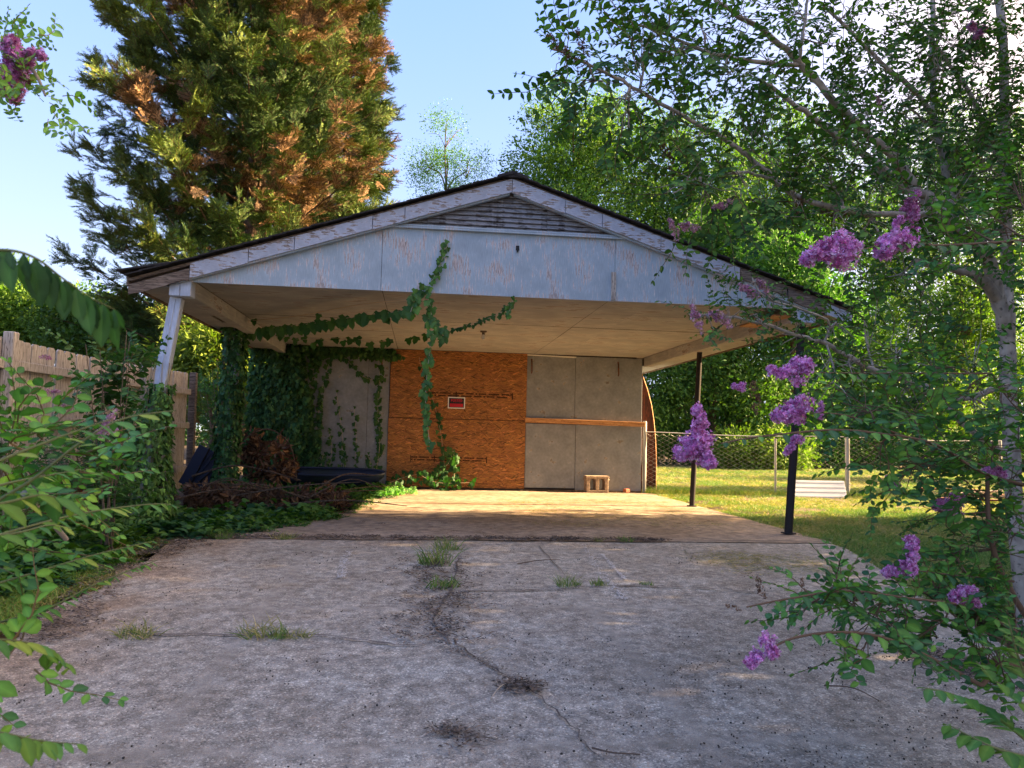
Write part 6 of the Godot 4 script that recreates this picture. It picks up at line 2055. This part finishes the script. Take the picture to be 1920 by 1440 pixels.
func build_grass_and_litter() -> void:
	var green := [Color(0.112, 0.206, 0.056), Color(0.160, 0.254, 0.066), Color(0.263, 0.281, 0.094)]
	var straw := [Color(0.389, 0.324, 0.145), Color(0.486, 0.389, 0.194), Color(0.259, 0.259, 0.097), Color(0.145, 0.194, 0.056)]
	var tm := [tuft(34, 0.14, 0.065, green, 0.8), tuft(34, 0.15, 0.055, straw, 1.2)]
	var xs := [[], []]
	var cs := [[], []]
	var nf := fnl(0.45, 501)
	for k in 15000:
		var z := -5.0 - 22.0 * pow(rng.randf(), 1.5)
		var xr := 0.86 * -z + 0.8
		var left := lerpf(3.3, 4.15, clampf((-5.0 - z) / 2.2, 0.0, 1.0)) if z > -14.2 else 4.3
		if z > -7.3: left = lerpf(4.12, 2.9, clampf((z + 7.2) / 4.5, 0.0, 1.0))
		if left > xr: continue
		var x := R(left + 0.02, xr)
		if nf.get_noise_2d(x * 2.0 + 70.0, z * 2.0) > 0.32: continue
		var v := 1 if nf.get_noise_2d(x, z) + R(-0.4, 0.4) > -0.1 else 0
		var s := R(0.7, 1.25) * (1.0 + clampf((-12.0 - z) * 0.05, 0.0, 0.6))
		xs[v].append(Transform3D(Basis(UP, R(0, TAU)).scaled(Vector3(s, s * R(0.6, 1.1), s)), Vector3(x, gy(maxf(z, -30.0)) - 0.03, z)))
		cs[v].append(Color.WHITE * R(0.8, 1.25))
	for k in 420:
		var x := R(4.1, 8.5)
		xs[k % 2].append(Transform3D(Basis(UP, R(0, TAU)).scaled(Vector3(0.8, R(1.5, 3.2), 0.8)), Vector3(x, -0.04, -14.0 + R(-0.15, 0.2))))
		cs[k % 2].append(Color(1.2, 1.2, 0.9))
	for k in 900:
		var z := R(-8.2, -3.0)
		var x := -2.15 - R(0.0, 0.55) + 0.1 * sin(z * 3.0)
		xs[1].append(Transform3D(Basis(UP, R(0, TAU)).scaled(Vector3.ONE * R(0.5, 1.0)), Vector3(x, gy(z) - 0.03, z)))
		cs[1].append(Color(1.0, 0.95, 0.8) * R(0.7, 1.1))
	for k in 500:
		var z := R(-6.5, -3.2)
		xs[0].append(Transform3D(Basis(UP, R(0, TAU)).scaled(Vector3.ONE * R(0.7, 1.3)), Vector3(-2.25 - R(0.0, 0.8), gy(z) - 0.03, z)))
		cs[0].append(Color(1.2, 1.2, 0.9) * R(0.8, 1.2))
	tag(many("grass", tm[0], M.grass, xs[0], cs[0]), "green mown lawn grass right of the carport", "grass")
	tag(many("dry_grass", tm[1], M.grass, xs[1], cs[1]), "straw-coloured dry grass mixed into the lawn and the driveway's edges", "grass")

	# weeds in the cracks: each clump a thing
	var wm := [tuft(80, 0.10, 0.15, green, 0.8), tuft(70, 0.10, 0.10, straw, 1.4), tuft(40, 0.06, 0.07, green, 1.0)]
	for q in [
		[Vector3(0.261, -0.043, -6.943), 0, 1.0, "tall bright green weed in the slab joint at the top of the litter trail"], [Vector3(0.163, -0.063, -6.271), 0, 1.35, "wide green weed clump just below the slab joint"], [Vector3(0.154, -0.088, -5.449), 2, 1.5, "small green weed tuft in the middle of the litter trail"],
		[Vector3(-0.805, -0.121, -4.338), 1, 1.25, "dry yellowish grass tuft on the crack in the driveway's left half"], [Vector3(-0.611, -0.122, -4.295), 1, 0.7, "small dry grass tuft right beside the larger dry tuft"], [Vector3(-1.428, -0.121, -4.33), 1, 1.1, "dry grass tuft on the driveway near the left leafy shrub"],
		[Vector3(1.052, -0.086, -5.489), 0, 0.75, "low green weed clump on the crack right of the litter trail"], [Vector3(1.286, -0.085, -5.542), 2, 0.9, "small weed on the crack beside the low green clump"], [Vector3(2.004, -0.028, -7.424), 2, 1.0, "small green weed in the slab joint to the right"], [Vector3(1.661, -0.085, -5.529), 2, 0.6, "tiny weed at the right end of the driveway crack"],
		[Vector3(1.719, -0.028, -7.44), 1, 0.6, "thin dry weed in the slab joint beside the green one"], [Vector3(-1.227, -0.028, -7.434), 1, 1.0, "dry grass tuft at the left end of the slab joint"], [Vector3(-1.74, -0.029, -7.405), 0, 0.7, "green tuft where the slab joint meets the ivy"],
	]:
		var xf := Transform3D(Basis(UP, R(0, TAU)).scaled(Vector3.ONE * q[2]), q[0])
		var o := thing("weed", q[3], "weed", Vector3.ZERO, "weeds in the driveway cracks")
		put("blades", wm[q[1]], M.grass, o, xf)
		put("blades", wm[2], M.grass, o, Transform3D(Basis(UP, R(0, TAU)).scaled(Vector3.ONE * q[2] * 0.8), q[0] + Vector3(R(-0.1, 0.1), 0, R(-0.06, 0.06))))

	# dry litter: bits of leaf and stalk in the cracks and scattered about
	var lm := MB.new()
	for k in 14:
		var p := Vector3(R(-0.06, 0.06), R(0.002, 0.016), R(-0.06, 0.06))
		var d := Vector3(R(-1, 1), R(-0.1, 0.2), R(-1, 1)).normalized()
		lm.leaflet(p, d, (UP + RV(0.5)).normalized(), R(0.02, 0.07), R(0.004, 0.012), 0.3, pick([Color(0.08, 0.06, 0.045), Color(0.15, 0.11, 0.08), Color(0.26, 0.20, 0.15), Color(0.05, 0.04, 0.034)]))
	var litter := lm.mesh()
	var xf := []
	var co := []
	var drop := func(path: Array, n: int, w: float, s0: float, s1: float) -> void:
		for k in n:
			var u := rng.randf() * (path.size() - 1.001)
			var p: Vector3 = (path[int(u)] as Vector3).lerp(path[int(u) + 1], fmod(u, 1.0))
			p += Vector3(rng.randfn(0, w), 0, rng.randfn(0, w))
			p.y = gy(p.z) + 0.008
			xf.append(Transform3D(Basis(UP, R(0, TAU)).scaled(Vector3.ONE * R(s0, s1)), p))
			co.append(Color.WHITE * R(0.6, 1.3))
	drop.call([Vector3(0.213, -0.054, -6.565), Vector3(0.078, -0.07, -6.021), Vector3(0.254, -0.089, -5.401), Vector3(0.115, -0.112, -4.649), Vector3(0.178, -0.124, -4.222)], 230, 0.13, 0.55, 1.0)
	drop.call([Vector3(0.187, -0.129, -4.081), Vector3(0.321, -0.135, -3.864), Vector3(0.494, -0.146, -3.491)], 14, 0.02, 0.4, 0.7)
	drop.call([Vector3(0.443, -0.144, -3.56), Vector3(0.52, -0.148, -3.424)], 26, 0.04, 0.6, 1.0)
	drop.call([Vector3(0.099, -0.159, -3.072), Vector3(0.23, -0.164, -2.899)], 24, 0.04, 0.5, 0.8)
	drop.call([Vector3(-1.9, 0, -7.5), Vector3(0.8, 0, -7.5), Vector3(2.4, 0, -7.5)], 320, 0.06, 0.6, 1.2)
	drop.call([Vector3(-1.9, 0, -7.9), Vector3(0.8, 0, -9.0), Vector3(3.8, 0, -9.5)], 90, 0.7, 0.3, 0.7)
	drop.call([Vector3(-0.5, 0, -13.7), Vector3(2.5, 0, -13.75), Vector3(3.9, 0, -13.7)], 70, 0.10, 0.4, 0.8)
	drop.call([Vector3(2.819, -0.149, -3.406), Vector3(2.701, -0.134, -3.885)], 110, 0.12, 0.6, 1.1)
	drop.call([Vector3(-1.87, -0.126, -4.172), Vector3(-1.977, -0.104, -4.905), Vector3(-2.125, -0.06, -6.377), Vector3(-1.975, -0.034, -7.248)], 260, 0.10, 0.5, 1.0)
	tag(many("leaf_litter", litter, M.dry_leaf, xf, co), "dry brown litter lying in the joints, cracks and corners of the driveway", "litter")
	# cut grass blown over the slab at the right
	xf = []
	co = []
	for k in 240:
		var p := Vector3(R(1.2, 4.0), 0, R(-12.0, -8.6) if k % 3 else R(-6.9, -6.0))
		if k % 3 == 0: p.x = R(2.4, 3.5)
		p.y = gy(p.z) + 0.006
		xf.append(Transform3D(Basis(UP, R(0, TAU)).scaled(Vector3(1.3, 0.15, 1.3)), p))
		co.append(Color(1.1, 1.05, 0.9) * R(0.6, 1.1))
	tag(many("grass_clippings", tm[1], M.grass, xf, co), "pale dry grass clippings blown over the carport slab's right half", "grass clippings")
	# dark seed husks and short stalks
	var sm := MB.new()
	for k in 6:
		sm.box(Vector3(R(-0.12, 0.12), 0.004, R(-0.12, 0.12)), Vector3(R(0.003, 0.009), 0.006, R(0.003, 0.008)), 0.002, Basis(UP, R(0, 3)), lin(0.035, 0.028, 0.025))
	for k in 3:
		sm.leaflet(Vector3(R(-0.12, 0.12), 0.006, R(-0.12, 0.12)), Vector3(R(-1, 1), 0.03, R(-1, 1)).normalized(), UP, R(0.02, 0.06), 0.004, 0.3, lin(0.42, 0.36, 0.28))
	var husk := sm.mesh()
	xf = []
	co = []
	for k in 210:
		var z := -2.2 - 5.0 * pow(rng.randf(), 1.3)
		var x := R(-1.9, 2.9)
		if k < 90:
			z = R(-4.2, -2.0)
			x = lerpf(0.5, 3.0, pow(rng.randf(), 0.7))
		xf.append(Transform3D(Basis(UP, R(0, TAU)).scaled(Vector3.ONE * R(0.6, 1.2)), Vector3(x, gy(z) + 0.004, z)))
		co.append(Color.WHITE * R(0.7, 1.3))
	tag(many("seed_husks", husk, M.plain, xf, co), "dark seed husks and short stalks scattered over the driveway", "seed husks")
	var i := 0
	for q in [[Vector3(0.797, -0.064, -6.244), Vector3(0.982, -0.061, -6.337), Vector3(1.175, -0.058, -6.433), 0.005, "thin twig lying left of the pale scuff marks"], [Vector3(0.65, -0.166, -2.842), Vector3(0.71, -0.168, -2.77), Vector3(0.81, -0.168, -2.781), 0.004, "forked dark twig near the driveway's lower edge"], [Vector3(0.327, -0.151, -3.338), Vector3(0.37, -0.148, -3.43), Vector3(0.415, -0.145, -3.527), 0.003, "pale stalk beside the diagonal crack"], [Vector3(1.857, -0.148, -3.441), Vector3(1.957, -0.15, -3.37), Vector3(2.004, -0.154, -3.241), 0.004, "long dark twig below the purple shrub"], [Vector3(-1.053, -0.005, -12.693), Vector3(-0.741, -0.009, -11.762), Vector3(-0.497, -0.01, -11.535), 0.008, "brown twig on the sunlit slab"], [Vector3(0.327, -0.133, -3.947), Vector3(0.414, -0.131, -4.014), Vector3(0.483, -0.13, -4.03), 0.003, "short stalk beside the litter trail"]]:
		var b := MB.new()
		var up := Vector3(0, 0.012, 0)
		b.tube(curve([q[0] + up, q[1] + up * 2.0, q[2] + up], 5), taper(11, q[3], q[3] * 0.5), 5, lin(0.10, 0.07, 0.05) if i != 2 and i != 5 else lin(0.4, 0.33, 0.24))
		tag(put("twig", b.mesh(), M.plain), q[4], "twig", "twigs on the driveway")
		i += 1
